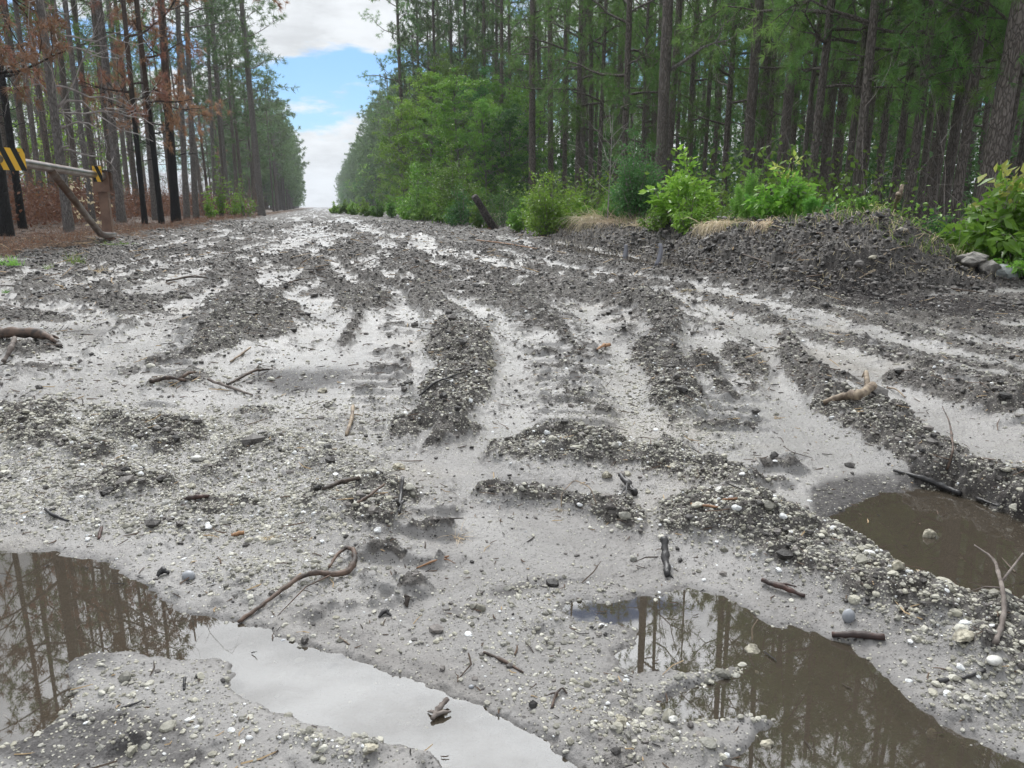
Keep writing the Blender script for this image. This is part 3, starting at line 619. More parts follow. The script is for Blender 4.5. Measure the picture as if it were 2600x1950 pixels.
def litter():
    g = np.random.default_rng(5); mb = MB()
    for (n, r0, r1, ln, rd, pw) in ((6500, .5, 3, .011, .0008, .8), (900, .6, 3, .032, .0012, .8), (8000, 2.5, 8, .03, .0016, .8), (6500, 6, 24, .10, .0042, .7)):
        x, y, r = sector(n, r0, r1, p=pw, g=g); z, mk = ground(x, y); keep = (mk['forest'] < .6)&(g.uniform(0,1,n) < .25+.75*np.maximum(mk['dark'], mk['litter'])); z = np.where(mk['pud'] > .5, WL+.0008, z); keep &= (mk['pud'] < .5) | (g.uniform(0, 1, n) < .22)
        for i in np.nonzero(keep)[0]:
            a = g.uniform(0, 6.3); l = ln*math.exp(g.normal(0, .5)); e = g.normal(0, .18); d = np.array([math.cos(a), math.sin(a), e]); c = np.array([x[i], y[i], z[i]+rd*1.2+abs(e)*l*.4])
            p = [c-d*l/2, c+np.array([g.normal(0, .1)*l, g.normal(0, .1)*l, 0]), c+d*l/2]
            V, F3, F4 = tube(p, [rd, rd*1.1, rd*.5], 4, True); mb.add(V, F3, F4, g.uniform(0, 1), 0)
    m, nt, b, _ = newmat('twig_litter'); v = attr(nt, 'v').outputs['Fac']
    c = MIX(nt, MR(nt, v, .0, .7), (.02, .016, .014), (.11, .07, .045)); c = MIX(nt, MR(nt, v, .8, .85), c, (.42, .30, .17)); L(nt, c, b.inputs['Base Color']); b.inputs['Roughness'].default_value = .6
    link('twig_litter', mb.mesh('twig_litter', [m]), label='small broken twigs, bark chips and straw bits scattered over the mud', cat='twig litter', kind='stuff')
litter()

# ------------------------------------------------------------------ trees
def curvy(p, d, ln, r, n, wob, rise, g):
    """points of a limb that wanders and turns upward"""
    pts = [np.array(p, float)]; d = unit(np.array(d, float))
    for i in range(n):
        d = unit(d+g.normal(0, wob, 3)+np.array([0, 0, rise])); pts.append(pts[-1]+d*ln/n)
    return np.array(pts), d
def limb(mb, p, d, ln, r, depth, g, ends, wob=.16, rise=.05, kids=3, m=0, k=5):
    n = max(3, int(4+ln*1.2)); pts, d2 = curvy(p, d, ln, r, n, wob, rise, g)
    V, F3, F4 = tube(pts, np.linspace(r, r*.32, n+1), k if depth > 0 else 3, False); mb.add(V, F3, F4, g.uniform(0, 1), m)
    if depth > 0:
        for q in range(kids):
            i = g.integers(max(1, n//3), n+1); t = unit(pts[i]-pts[i-1]); s = unit(np.cross(t, g.normal(0, 1, 3)))
            limb(mb, pts[i], unit(t*.75+s*.85), ln*g.uniform(.35, .6), r*.5, depth-1, g, ends, wob, rise, kids, m, max(3, k-1))
    ends.append((pts[-1], d2)); 
    if n > 3: ends.append((pts[-2], d2))
    if depth == 0 and n > 3: ends.append((pts[n//2], d2))
def trunk_pts(H, g, lean=0.0, bend=.12, n=16):
    z_ = np.linspace(-.25, H, n); a = g.uniform(0, 6.3); ph = g.uniform(0, 6.3)
    x = bend*np.sin(z_/H*3.1+ph)*math.cos(a)-bend*math.sin(ph)*math.cos(a); y = bend*np.sin(z_/H*2.4+ph)*math.sin(a)-bend*math.sin(ph)*math.sin(a)
    x = x+lean*z_*.5; return np.c_[x, y, z_]
def trunk_tube(mb, pts, r0, r1, g, k=12, flare=.3):
    zz = (pts[:, 2]-pts[0, 2])/(pts[-1, 2]-pts[0, 2]); rad = r0*(1-zz)**.75+r1*zz+r0*flare*np.exp(-np.maximum(pts[:, 2], 0)/.28)*.9
    # more rings near the ground and a knobbly outline
    s = np.linspace(0, 1, len(pts)*4)**1.15; P = np.c_[[np.interp(s, np.linspace(0, 1, len(pts)), pts[:, i]) for i in range(3)]].T; Rr = np.interp(s, np.linspace(0, 1, len(pts)), rad)
    V, F3, F4 = tube(P, Rr, k, True); q = fbm(np.arctan2(V[:, 1], V[:, 0])*3+50, V[:, 2]*4+9, 2, int(g.integers(99)))
    c = np.r_[np.repeat(P, k, 0), [P[0]], [P[-1]]]; V = c+(V-c)*(1+.16*(q-.5))[:, None]; mb.add(V, F3, F4, 0, 0)
def at_h(pts, z_): return np.array([np.interp(z_, pts[:, 2], pts[:, i]) for i in range(3)])
def pine_proto(seed, H=15, r0=.15, base=.45, dens=1.0, nlen=.2, nw=.012, per=18, bark=BARK, need=NEED, reach=2.2, dead=8, spread=.9, top=.04, thin=0.0, k=12):
    g = np.random.default_rng(seed); tb = MB(); pts = trunk_pts(H, g); trunk_tube(tb, pts, r0, top, g, k); ends = []
    nb = int((1-base)*H*3.2*dens)
    for i in range(nb):
        f = base+(1-base)*((i+g.uniform(0, 1))/nb)**.9; zz = f*H*.99; c = at_h(pts, zz); a = i*2.4+g.uniform(-.5, .5)
        q = (f-base)/(1-base+1e-6); ln = reach*(math.sin(math.pi*min(1, .22+q*.78))**.8*.9+.18)*g.uniform(.7, 1.15)
        if g.uniform() < thin: continue
        e = []; limb(tb, c, (math.cos(a), math.sin(a), .05+.5*q), ln, .012+.010*ln, 1 if ln > .7 else 0, g, e, .12, .045, 3 if ln < 1.5 else 4, 0, 4); ends += e
    for i in range(dead):
        zz = H*g.uniform(.14, base+.05); c = at_h(pts, zz); a = g.uniform(0, 6.3); ln = g.uniform(.15, .9)*(.6+reach*.3)
        limb(tb, c, (math.cos(a), math.sin(a), g.uniform(-.1, .35)), ln, .010, 1 if ln > .6 else 0, g, [], .2, .0, 2, 0, 4)
    C, D = [], []
    for p, d in ends:
        m = g.integers(2, 5)
        for _ in range(m): C.append(p+g.normal(0, .085, 3)); D.append(d+g.normal(0, .5, 3))
    C = np.array(C); D = unit(np.array(D)+np.array([0, 0, .35]))
    V, F, a = needles(C, D, per, nlen, nw, spread, g); cb = MB(); cb.add(V, F, None, a)
    return tb.mesh('pine_trunk', [bark], True), cb.mesh('pine_crown', [need]), H
def broad_proto(seed, H=8, r0=.09, base=.15, n_leaf=16000, size=.10, mat=None, bark=BARKG, reach=2.4, cl=.32, clumps=260, k=8):
    g = np.random.default_rng(seed); tb = MB(); pts = trunk_pts(H*.93, g, 0, .25); trunk_tube(tb, pts, r0, .015, g, k, .15); ends = []
    nb = int(16+H*2.2)
    for i in range(nb):
        f = base+(1-base)*(i+g.uniform(0, 1))/nb; c = at_h(pts, f*H*.92); a = i*2.4+g.uniform(-.6, .6); q = (f-base)/(1-base)
        ln = reach*(math.sin(math.pi*(.25+.72*q))**.7)*g.uniform(.55, 1.2); e = []
        limb(tb, c, (math.cos(a), math.sin(a), .25+.6*q), ln, .010+.010*ln, 2 if ln > .9 else 1, g, e, .16, .03, 3, 0, 4); ends += e
    idx = g.integers(0, len(ends), clumps); C = np.array([ends[i][0] for i in idx])+g.normal(0, .16, (clumps, 3)); sc = g.uniform(.5, 1.3, clumps)*cl
    w_ = g.integers(0, clumps, n_leaf); P = C[w_]+g.normal(0, 1, (n_leaf, 3))*sc[w_][:, None]*np.array([.62, .62, .34])
    V, F, a = leaves(P, size, g, .6, .25, .6); a = np.repeat(np.clip(g.uniform(0, 1, clumps)[w_]*.7+g.uniform(0, .3, n_leaf), 0, 1), 4)
    cb = MB(); cb.add(V, None, F, a); return tb.mesh('leafy_trunk', [bark], True), cb.mesh('leafy_crown', [mat or LEAF]), H
def plant(name, proto, x, y, s, label, cat, group=None, rz=None, tilt=(0, 0), fat=1.0, z=None, parts=('trunk', 'crown')):
    e = link(name, None, None, label, cat, group, None, (x, y, (gz(x, y) if z is None else z)), (tilt[0], tilt[1], rnd(0, 6.28) if rz is None else rz), (s*fat, s*fat, s))
    e.empty_display_size = .3
    for p_, me in zip(parts, proto[:2]): link(p_, me, e)
    return e
# prototypes
PN = [pine_proto(100+i, 15, .15, .30+.05*(i % 3), .62, per=16, nw=.015, reach=2.1) for i in range(4)]                 # mid-distance plantation pines
PL = [pine_proto(120+i, 9, .09, .24, 1.1, per=30, nw=.009, nlen=.2, reach=1.9, dead=4) for i in range(3)]             # younger pines with low green branches
PF = [pine_proto(140+i, 16, .17, .30, .65, per=9, nw=.04, nlen=.32, need=NEEDG, reach=2.6, dead=5, k=7) for i in range(4)]    # far
PE = [pine_proto(150+i, 16, .17, .10, .75, per=10, nw=.035, nlen=.32, need=NEEDG, reach=3.0, dead=0, k=7) for i in range(3)]  # edge trees, green to the ground
GR = [pine_proto(160+i, 15, .135, .40, 1.0, per=8, nw=.026, nlen=.24, bark=(BURNL, BARKG, BARKG)[i], need=NEEDG, reach=2.0, dead=22, thin=.25) for i in range(3)]  # scorched grey trunks
RU = [pine_proto(170+i, 13, .15, .30, .7, per=16, nw=.022, bark=BURN, need=RUSTN, reach=2.2, dead=16, thin=.2) for i in range(2)]
BR = [broad_proto(200+i, 8, .08, .06, 15000, .11, (LEAF, LEAF, LEAFD, LEAFB)[i], cl=.23, clumps=230) for i in range(4)]
used = []
def free(x, y, d):
    for a, b_ in used:
        if (a-x)**2+(b_-y)**2 < d*d: return False
    used.append((x, y)); return True
def hit(u, v, dist, z=None):          # world x, y along the view direction of photo column u at a given distance; v only sets the column for leaning trunks
    d = ray(u, v); k = dist/math.hypot(d[0], d[1]); return d[0]*k, d[1]*k

# --- named trees at the right, behind the berm: (u at its foot, distance, radius at breast height, lean, scale, proto kind, label)
RT = [
 (1150, 27, 0.13, -.000, 'N', 'straight grey-brown pine trunk behind the bright shrub right of the leaning log'),
 (1190, 30, 0.12, .002, 'N', 'dark pine trunk close on the right of the straight grey-brown pine above the bright shrub'),
 (1423, 15.5, 0.113, .004, 'N', 'thick scaly pine trunk behind the upright glossy bush, with one crooked bare limb'),
 (1515, 24, 0.066, .01, 'N', 'slim pine trunk just right of the thick scaly pine with the crooked limb'),
 (1606, 17, 0.108, .025, 'N', 'dark leaning pine trunk behind the feathery green weeds on the berm'),
 (1632, 19, 0.1, .03, 'N', 'second dark leaning pine behind the feathery green weeds, right of its dark neighbour'),
 (1675, 16.5, 0.1, .06, 'N', 'pine trunk leaning right behind the yellow-green sapling on the berm'),
 (1722, 14, 0.038, .05, 'L', 'thin pale pole of a young pine right of the yellow-green sapling'),
 (1770, 18, 0.104, .04, 'N', 'stout grey pine trunk above the top of the dark mud pile'),
 (1797, 20, 0.12, .03, 'N', 'dark double-looking pine trunk behind the left shoulder of the mud pile'),
 (1819, 13.5, 0.053, .05, 'L', 'slim forked-looking pine with low green needle sprays above the mud pile'),
 (1855, 15, 0.055, .02, 'L', 'young pale pine stem standing over the crest of the mud pile'),
 (1922, 14, 0.06, .02, 'L', 'slender pine trunk behind the broken bare twig on the mud pile'),
 (2007, 16, 0.093, .07, 'N', 'brown pine trunk leaning right, first of the pair left of the glossy yellow-green bush'),
 (2032, 14.5, 0.084, .075, 'N', 'pale pine trunk leaning right, second of the pair left of the glossy yellow-green bush'),
 (2122, 11.5, 0.125, .085, 'N', 'thickest pine trunk with flaking grey bark behind the glossy yellow-green bush'),
 (2190, 14, 0.094, .06, 'N', 'shaded pine trunk at the right edge behind the thickest flaking pine'),
 (880, 48, .15, .0, 'N', 'dark pine trunk half hidden in leaves at the forest edge left of the bright maple'),
 (1085, 34, .10, 0, 'N', 'pale slender pine stem left of the straight grey-brown pine'),
 (1290, 26, .07, .01, 'L', 'thin pine pole in the dark gap between the bright shrub and the pale bare sapling'),
]
PS = {id(p): p for p in PN}
for i, (u, d, r_, ln, kd, lab) in enumerate(RT):
    x, y = hit(u, 470, d); used.append((x, y)); P_ = (PN if kd == 'N' else PL)[i % (4 if kd == 'N' else 3)]; base_r = .15 if kd == 'N' else .09
    s = 1.0 if kd == 'N' else 1.05
    plant('pine_tree', P_, x, y, s, lab, 'pine tree', 'pines standing right behind the berm', tilt=(0, 0), fat=r_/base_r).rotation_euler = ((0, ln*.6, 0))
# crooked bare limb of the scaly pine is a part of it
def add_part(tree, name, mesh): return link(name, mesh, tree)
g_ = np.random.default_rng(3); mbl = MB(); limb(mbl, (.1, 0, 2.9), (.86, -.1, .5), 1.5, .045, 2, g_, [], .2, .03, 3, 0, 6)
tp = [o for o in col.objects if o.get('label', '').startswith('thick scaly')][0]; add_part(tp, 'bare_limb', mbl.mesh('bare_limb', [BARKG]))
# leafy wall at the forest edge behind the leaning log
for i, (u, d, s_, k) in enumerate([(872, 48, .8, 0), (900, 42, .75, 1), (930, 39, .9, 3), (955, 34, .6, 0), (985, 40, .95, 1), (1000, 31, .7, 3), (1025, 35, .75, 2), (1050, 29, .5, 0), (1085, 33, .7, 1), (1110, 29, .5, 2), (1140, 36, .7, 0)]):
    x, y = hit(u, 470, d); used.append((x, y)); plant('leafy_tree', BR[k], x, y, s_, ('bright yellow-green' if k == 3 else 'dense green')+' leafy tree in the wall of foliage behind the leaning log', 'leafy tree', 'leafy trees behind the leaning log')
for i, (u, d, s_) in enumerate([(915, 50, .95), (950, 46, 1.0), (980, 48, 1.05), (1010, 42, .95), (1045, 40, 1.0), (1075, 43, .95), (1105, 38, .9)]):
    x, y = hit(u, 470, d); used.append((x, y)); plant('pine_tree', (PE+PF)[i % 5], x, y, s_, 'slim bushy pine rising above the leafy wall behind the leaning log', 'pine tree', 'pines above the leafy wall', fat=.7)
# young pines whose low sprays hang in front of the plantation
for i, (u, d, s_) in enumerate([(1245, 26, 1.2), (1345, 19, 1.1), (1560, 19, 1.0), (1700, 18, .95), (1745, 13, .9), (1845, 12.4, .95), (1890, 17, 1.0), (1960, 12.8, .9), (1985, 20, 1.1), (2060, 12.6, .95), (2150, 13.0, .9), (2250, 12.2, .95), (2330, 14, 1), (1650, 23, 1.1), (1480, 25, 1.1)]):
    x, y = hit(u, 470, d); used.append((x, y)); plant('pine_tree', PL[i % 3], x, y, s_, 'young pine with low hanging green needle sprays at the front of the plantation', 'pine tree', 'young pines at the front of the plantation', fat=.8)
# --- the plantation: rows of pines to the right
nP = 0; cnt = 0
cand = []
for a in np.arange(0, 62, 2.5):
    for b_ in np.arange(0, 96, 2.3):
        x = 6.6+a+random.gauss(0, .28); y = 5+b_+random.gauss(0, .32)
        u, v = proj0(np.array([x]), np.array([y])); u = float(u[0])
        lim = 3.0*max(0, (y-9)/60)
        if x < np.interp(y, BY, BX)+3.0 or not (u > 700): continue
        d = math.hypot(x, y)
        if d < 12.5 or (u > 2500 and d > 14): continue
        # the wood thins with depth in the middle of the picture so that slits of sky show low down
        if d > 55: continue
        cand.append((d, x, y, u))
cand.sort(); allp = []
for d, x, y, u in cand:
    if not free(x, y, 1.5): continue
    allp.append((d, x, y, u))
print('plantation pines', len(allp))
NIND = 205
for i, (d, x, y, u) in enumerate(allp[:NIND]):
    young = random.random() < (.35 if d < 24 else .15); P_ = random.choice(PL) if young else random.choice(PN)
    s = rnd(.9, 1.25) if young else rnd(.85, 1.12)
    lab = ('slender young pine with low green needle sprays inside the plantation right of the road' if young else 'tall straight pine with dark furrowed bark inside the plantation right of the road')
    plant('pine_tree', P_, x, y, s, lab, 'pine tree', 'plantation pines right of the road', tilt=(rnd(-.03, .03), rnd(-.03, .04)), fat=rnd(.5, .82))
# the rest of the plantation and the road edges beyond, as one mass
FV = {}
def bake(mb, P_, x, y, s, rz, z, lo=1.0):
    me_t, me_c = P_[:2]
    for me, m in ((me_t, 0), (me_c, 1)):
        key = me.name
        if key not in FV:
            V = np.empty(len(me.vertices)*3, np.float32); me.vertices.foreach_get('co', V); V = V.reshape(-1, 3)
            ls = np.empty(len(me.polygons), np.int32); me.polygons.foreach_get('loop_total', ls); vi = np.empty(len(me.loops), np.int32); me.loops.foreach_get('vertex_index', vi)
            at = np.empty(len(V), np.float32); me.attributes['v'].data.foreach_get('value', at); n3 = int((ls == 3).sum()); FV[key] = (V, vi[:n3*3].reshape(-1, 3), vi[n3*3:].reshape(-1, 4), at)
        V, f3, f4, at = FV[key]; c, s_ = math.cos(rz), math.sin(rz); Q = np.c_[(V[:, 0]*c-V[:, 1]*s_)*s+x, (V[:, 0]*s_+V[:, 1]*c)*s+y, V[:, 2]*s+z]
        mb.add(Q, f3, f4, at, m if me is me_t else mb_mat(mb, me.materials[0]))
def mb_mat(mb, m):
    if m not in mb.mats: mb.mats.append(m)
    return mb.mats.index(m)
# cheap far versions
LF = [pine_proto(300+i, 16, .17, .30, .42, per=5, nw=.09, nlen=.5, need=NEEDG, reach=2.7, dead=2, k=5) for i in range(3)]
LE = [pine_proto(310+i, 16, .17, .08, .5, per=6, nw=.09, nlen=.5, need=NEEDG, reach=3.2, dead=0, k=5) for i in range(3)]
LB = [broad_proto(320+i, 9, .09, .03, 2600, .30, (LEAF, LEAFD)[i], reach=3.0, k=5) for i in range(2)]
fb = MB(); fb.mats = [BARK]
for d, x, y, u in allp[NIND:]: bake(fb, random.choice(LF), x, y, rnd(.85, 1.1), rnd(0, 6.3), .2)
for i in range(110):
    x = rnd(10, 70); y = rnd(8, 55); x, y = (x+25, y) if i % 2 else (x+6, y+48)
    if math.hypot(x, y) > 52: bake(fb, random.choice(LE if i % 5 == 0 else LF), x, y, rnd(.9, 1.1), rnd(0, 6.3), .2)
def redge(y): return np.interp(y, [0, 20, 40, 80, 160, 400], [6.6, 6.9, 7.6, 8.4, 9.5, 11])
def ledge(y): return np.interp(y, [0, 12, 20, 30, 50, 90, 130, 400], [-6.0, -6.2, -6.2, -6.4, -5.0, -3.6, -4.5, -9])
y = 112
while y < 420:
    for s_ in range(3):
        bake(fb, random.choice(LE+LB+LF), redge(y)+1.0+s_*3.4+rnd(-.6, .8), y+rnd(-1.5, 1.5), rnd(.85, 1.12), rnd(0, 6.3), .15)
        if y < 300 or s_ == 0: bake(fb, random.choice(LF+LE), ledge(y)-1-s_*3.6-rnd(-.6, .8), y+rnd(-1.5, 1.5), rnd(.75, 1.0), rnd(0, 6.3), .15)
    y += 3.6 if y < 240 else 5.5
fm = fb.mesh('distant_forest', fb.mats)
link('distant_forest', fm, label='distant mass of pines and leafy trees closing in on both sides of the far road', cat='forest', kind='stuff')
# --- right edge of the road from 20 m to 112 m: single trees
y = 24; i = 0; edge = []
while y < 112:
    for s_ in range(2):
        if y < 30 and s_ == 0: continue
        x = redge(y)+.9+s_*3.0+rnd(-.4, .6)
        if not free(x, y, 1.6): continue
        q = random.random(); br = q < .62 if s_ == 0 else q < .3
        if br:
            P_ = random.choice(BR); plant('leafy_tree', P_, x, y, rnd(.65, 1.05) if s_ == 0 else rnd(1.0, 1.35), 'leafy green hardwood among the pines along the right edge of the road', 'leafy tree', 'leafy trees along the right road edge')
        else: plant('pine_tree', random.choice(PE+PF if y > 40 else PE), x, y, rnd(.8, 1.05), 'bushy pine with branches low down along the right edge of the road', 'pine tree', 'bushy pines along the right road edge')
    y += 2.9 if y < 60 else 3.8
# --- named trees on the left
LT = [
 (8, 15.5, 0.12, 'BURN', 0, 'thick charred black pine trunk at the left edge behind the striped gate panel'),
 (46, 19, 0.08, 'BURN', .0, 'narrower charred pine trunk second from the left edge'),
 (146, 17, 0.088, 'DEAD', .0, 'grey dead pine with long curved bare branches behind the gate arm'),
 (262, 26, 0.14, 'GREY', 0, 'wide pale grey pine trunk standing between the dead pine and the thin black trunk'),
 (312, 24, 0.075, 'BURN', -.02, 'thin charred black trunk leaning slightly left, right of the gate post'),
 (335, 30, 0.11, 'GREY', -.02, 'pale grey trunk just behind the thin charred leaning one'),
 (348, 25.5, 0.09, 'BURN', -.02, 'charred trunk left of the thickest burnt pine'),
 (380, 27, 0.155, 'BURN', -.03, 'thickest burnt pine with black foot and rust-brown needles'),
 (404, 34, 0.14, 'GREY', -.03, 'grey trunk right behind the thickest burnt pine'),
 (424, 36, 0.15, 'GREY', -.05, 'grey trunk leaning left, on the right of the thickest burnt pine'),
 (440, 44, 0.13, 'GREY', -.03, 'slimmer grey trunk right of the grey trunk leaning left'),
 (468, 47, 0.14, 'GREY', -.02, 'grey trunk above the green saplings on the left'),
 (496, 50, 0.13, 'GREY', 0, 'grey trunk between the green saplings and the tall lone pine'),
 (566, 46, 0.19, 'TALL', -.02, 'tall lone pine at the left road edge standing highest against the sky'),
 (22, 24, 0.09, 'GREY', 0, 'grey pine trunk half hidden behind the striped gate panel'),
 (200, 24, 0.08, 'GREY', 0, 'slim grey trunk seen over the small striped panel of the gate'),
 (95, 26, 0.09, 'GREY', 0.01, 'grey trunk left of the dead pine with long bare branches'),
]
def dead_proto(seed):
    g = np.random.default_rng(seed); tb = MB(); pts = trunk_pts(12, g, 0, .1); trunk_tube(tb, pts, .14, .03, g)
    bm2 = MB()
    for k in range(34):
        zz = g.uniform(1.2, 7.5); c = at_h(pts, zz); a = g.uniform(-2.2, 1.3) if k % 4 else g.uniform(0, 6.3); ln = g.uniform(1.2, 3.4)
        limb(bm2, c, (math.cos(a), math.sin(a), g.uniform(.05, .5)), ln, .022, 3 if k % 2 else 2, g, [], .30, -.02, 3, 0, 4)
    return tb.mesh('dead_trunk', [BURNL], True), bm2.mesh('dead_branches', [TWIGL]), 12
TWIGL = plain('weathered_twig', (.40, .37, .35), .85, c2=(.22, .19, .18), sc=4)
DEAD = dead_proto(5); TALL = pine_proto(181, 19, .19, .33, 1.0, per=9, nw=.03, nlen=.30, need=NEEDG, bark=BURNL, reach=2.0, dead=14)
RU2 = [pine_proto(175+i, 13, .135, .20, 1.0, per=26, nw=.016, bark=BURN, need=RUSTN, reach=2.3, dead=22, thin=.35) for i in range(3)]
for i, (u, d, r_, kd, ln, lab) in enumerate(LT):
    x, y = hit(u, 470, d); used.append((x, y))
    P_ = {'BURN': RU2[i % 3], 'GREY': GR[i % 3], 'DEAD': DEAD, 'TALL': TALL}[kd]; br_ = {'BURN': .15, 'GREY': .16, 'DEAD': .14, 'TALL': .19}[kd]
    o = plant('pine_tree' if kd != 'DEAD' else 'dead_pine', P_, x, y, 1, lab, 'pine tree' if kd != 'DEAD' else 'dead tree', 'scorched pines left of the road', fat=max(.55, r_/br_), rz=0 if kd == 'DEAD' else None, parts=('trunk', 'branches') if kd == 'DEAD' else ('trunk', 'crown'))
    o.rotation_euler[1] = ln*1.2
for i, (u, d, s_) in enumerate([(30, 29, 1.1), (75, 33, 1.15), (120, 30, 1.0), (175, 32, 1.1), (215, 35, 1.1), (250, 31, 1.0), (-40, 26, 1.1), (-90, 24, 1.0), (300, 36, 1.05)]):
    x, y = hit(u, 470, d); used.append((x, y)); plant('pine_tree', PN[i % 4], x, y, s_, 'green-crowned living pine among the scorched trunks behind the gate', 'pine tree', 'living pines behind the gate', fat=.7)
n_l = 0
for k in range(1500):
    y = 14+92*random.random()**1.0; x = ledge(y)-.6-34*random.random()**1.5; d = math.hypot(x, y)
    u = float(proj0(np.array([x]), np.array([y]))[0][0])
    if d < 20 or u < -160 or n_l > 58: continue
    if not free(x, y, 2.1 if d > 35 else 3.0): continue
    q = random.random(); n_l += 1
    if d < 60 and u < 430:
        P_, lab = (random.choice(RU2), 'burnt pine with blackened trunk and rusty needles in the scorched wood') if q < .2 else (random.choice(GR), 'tall scorched grey pine with bare lower limbs in the wood left of the road')
    else: P_, lab = (random.choice(PF), 'green-crowned pine further along the left side of the road') if q < .85 else (random.choice(RU), 'rusty-needled pine further along the left side of the road')
    if d < 45 and q > .9: P_, lab = BR[0], 'small leafy green tree among the scorched trunks'
    plant('leafy_tree' if P_ is BR[0] else 'pine_tree', P_, x, y, rnd(.7, 1.02) if P_ is not BR[0] else rnd(.5, .8), lab, 'leafy tree' if P_ is BR[0] else 'pine tree', 'pines in the wood left of the road' if P_ is not BR[0] else 'small leafy trees in the scorched wood', tilt=(rnd(-.03, .03), rnd(-.04, .03)), fat=rnd(.8, 1.15))
lb = MB(); lb.mats = [BURNL]
for k in range(75):
    y = rnd(10, 110); x = -38-rnd(0, 45); bake(lb, random.choice(LF), x, y, rnd(.7, 1), rnd(0, 6.3), .2)
link('wood_behind', lb.mesh('wood_behind', lb.mats), label='grey mass of thin pines deep in the burnt wood on the left', cat='forest', kind='stuff')
print('left trees', n_l)

# ------------------------------------------------------------------ pipe gate
def raymeet(u, v, px, py, nx, ny):       # the sight line meets the upright plane through (px, py) with normal (nx, ny)
    d = ray(u, v); t = (px*nx+py*ny)/(d[0]*nx+d[1]*ny); return np.array([d[0]*t, d[1]*t, CH+d[2]*t])
def pscale(p): return np.linalg.norm(p-np.array([0, 0, CH]))/FPX     # metres per photo pixel at p
def bevel_box(sx, sy, sz, c=(0, 0, 0), bev=.004):
    import bmesh
    b = bmesh.new(); bmesh.ops.create_cube(b, size=1); bmesh.ops.scale(b, vec=(sx, sy, sz), verts=b.verts)
    bmesh.ops.bevel(b, geom=b.edges[:], offset=bev, segments=2, affect='EDGES'); bmesh.ops.translate(b, vec=c, verts=b.verts); return b
def bmlink(name, b, mat, parent=None, loc=None, rot=None, **kw):
    me = bpy.data.meshes.new(name); b.to_mesh(me); b.free(); me.materials.append(mat)
    return link(name, me, parent, loc=loc, rot=rot, **kw)
def join_tubes(name, specs, mat, smooth=True):
    mb = MB()
    for pts, r_, k in specs: V, F3, F4 = tube(pts, r_, k); mb.add(V, F3, F4, 0, 0)
    me = mb.mesh(name, [mat], smooth)
    return me
PIPE = plain('worn_pipe', (.30, .27, .25), .3, .8, c2=(.17, .12, .095), sc=5)
RUSTM = plain('rusty_steel', (.22, .135, .095), .6, .25, c2=(.15, .09, .065), sc=9, bm=.001)
DARKST = plain('dark_steel', (.06, .05, .045), .5, .5)
def stripe_mat():
    m, nt, b, _ = newmat('striped_reflector'); s = N(nt, 'ShaderNodeSeparateXYZ'); L(nt, tcoord(nt), s.inputs[0])
    f = M(nt, 'FRACT', M(nt, 'MULTIPLY', M(nt, 'ADD', s.outputs[0], M(nt, 'MULTIPLY', s.outputs[2], .42)), 8.2))
    L(nt, MIX(nt, M(nt, 'GREATER_THAN', f, .5), (.015, .015, .015), (.78, .46, .05)), b.inputs['Base Color']); b.inputs['Roughness'].default_value = .35; return m
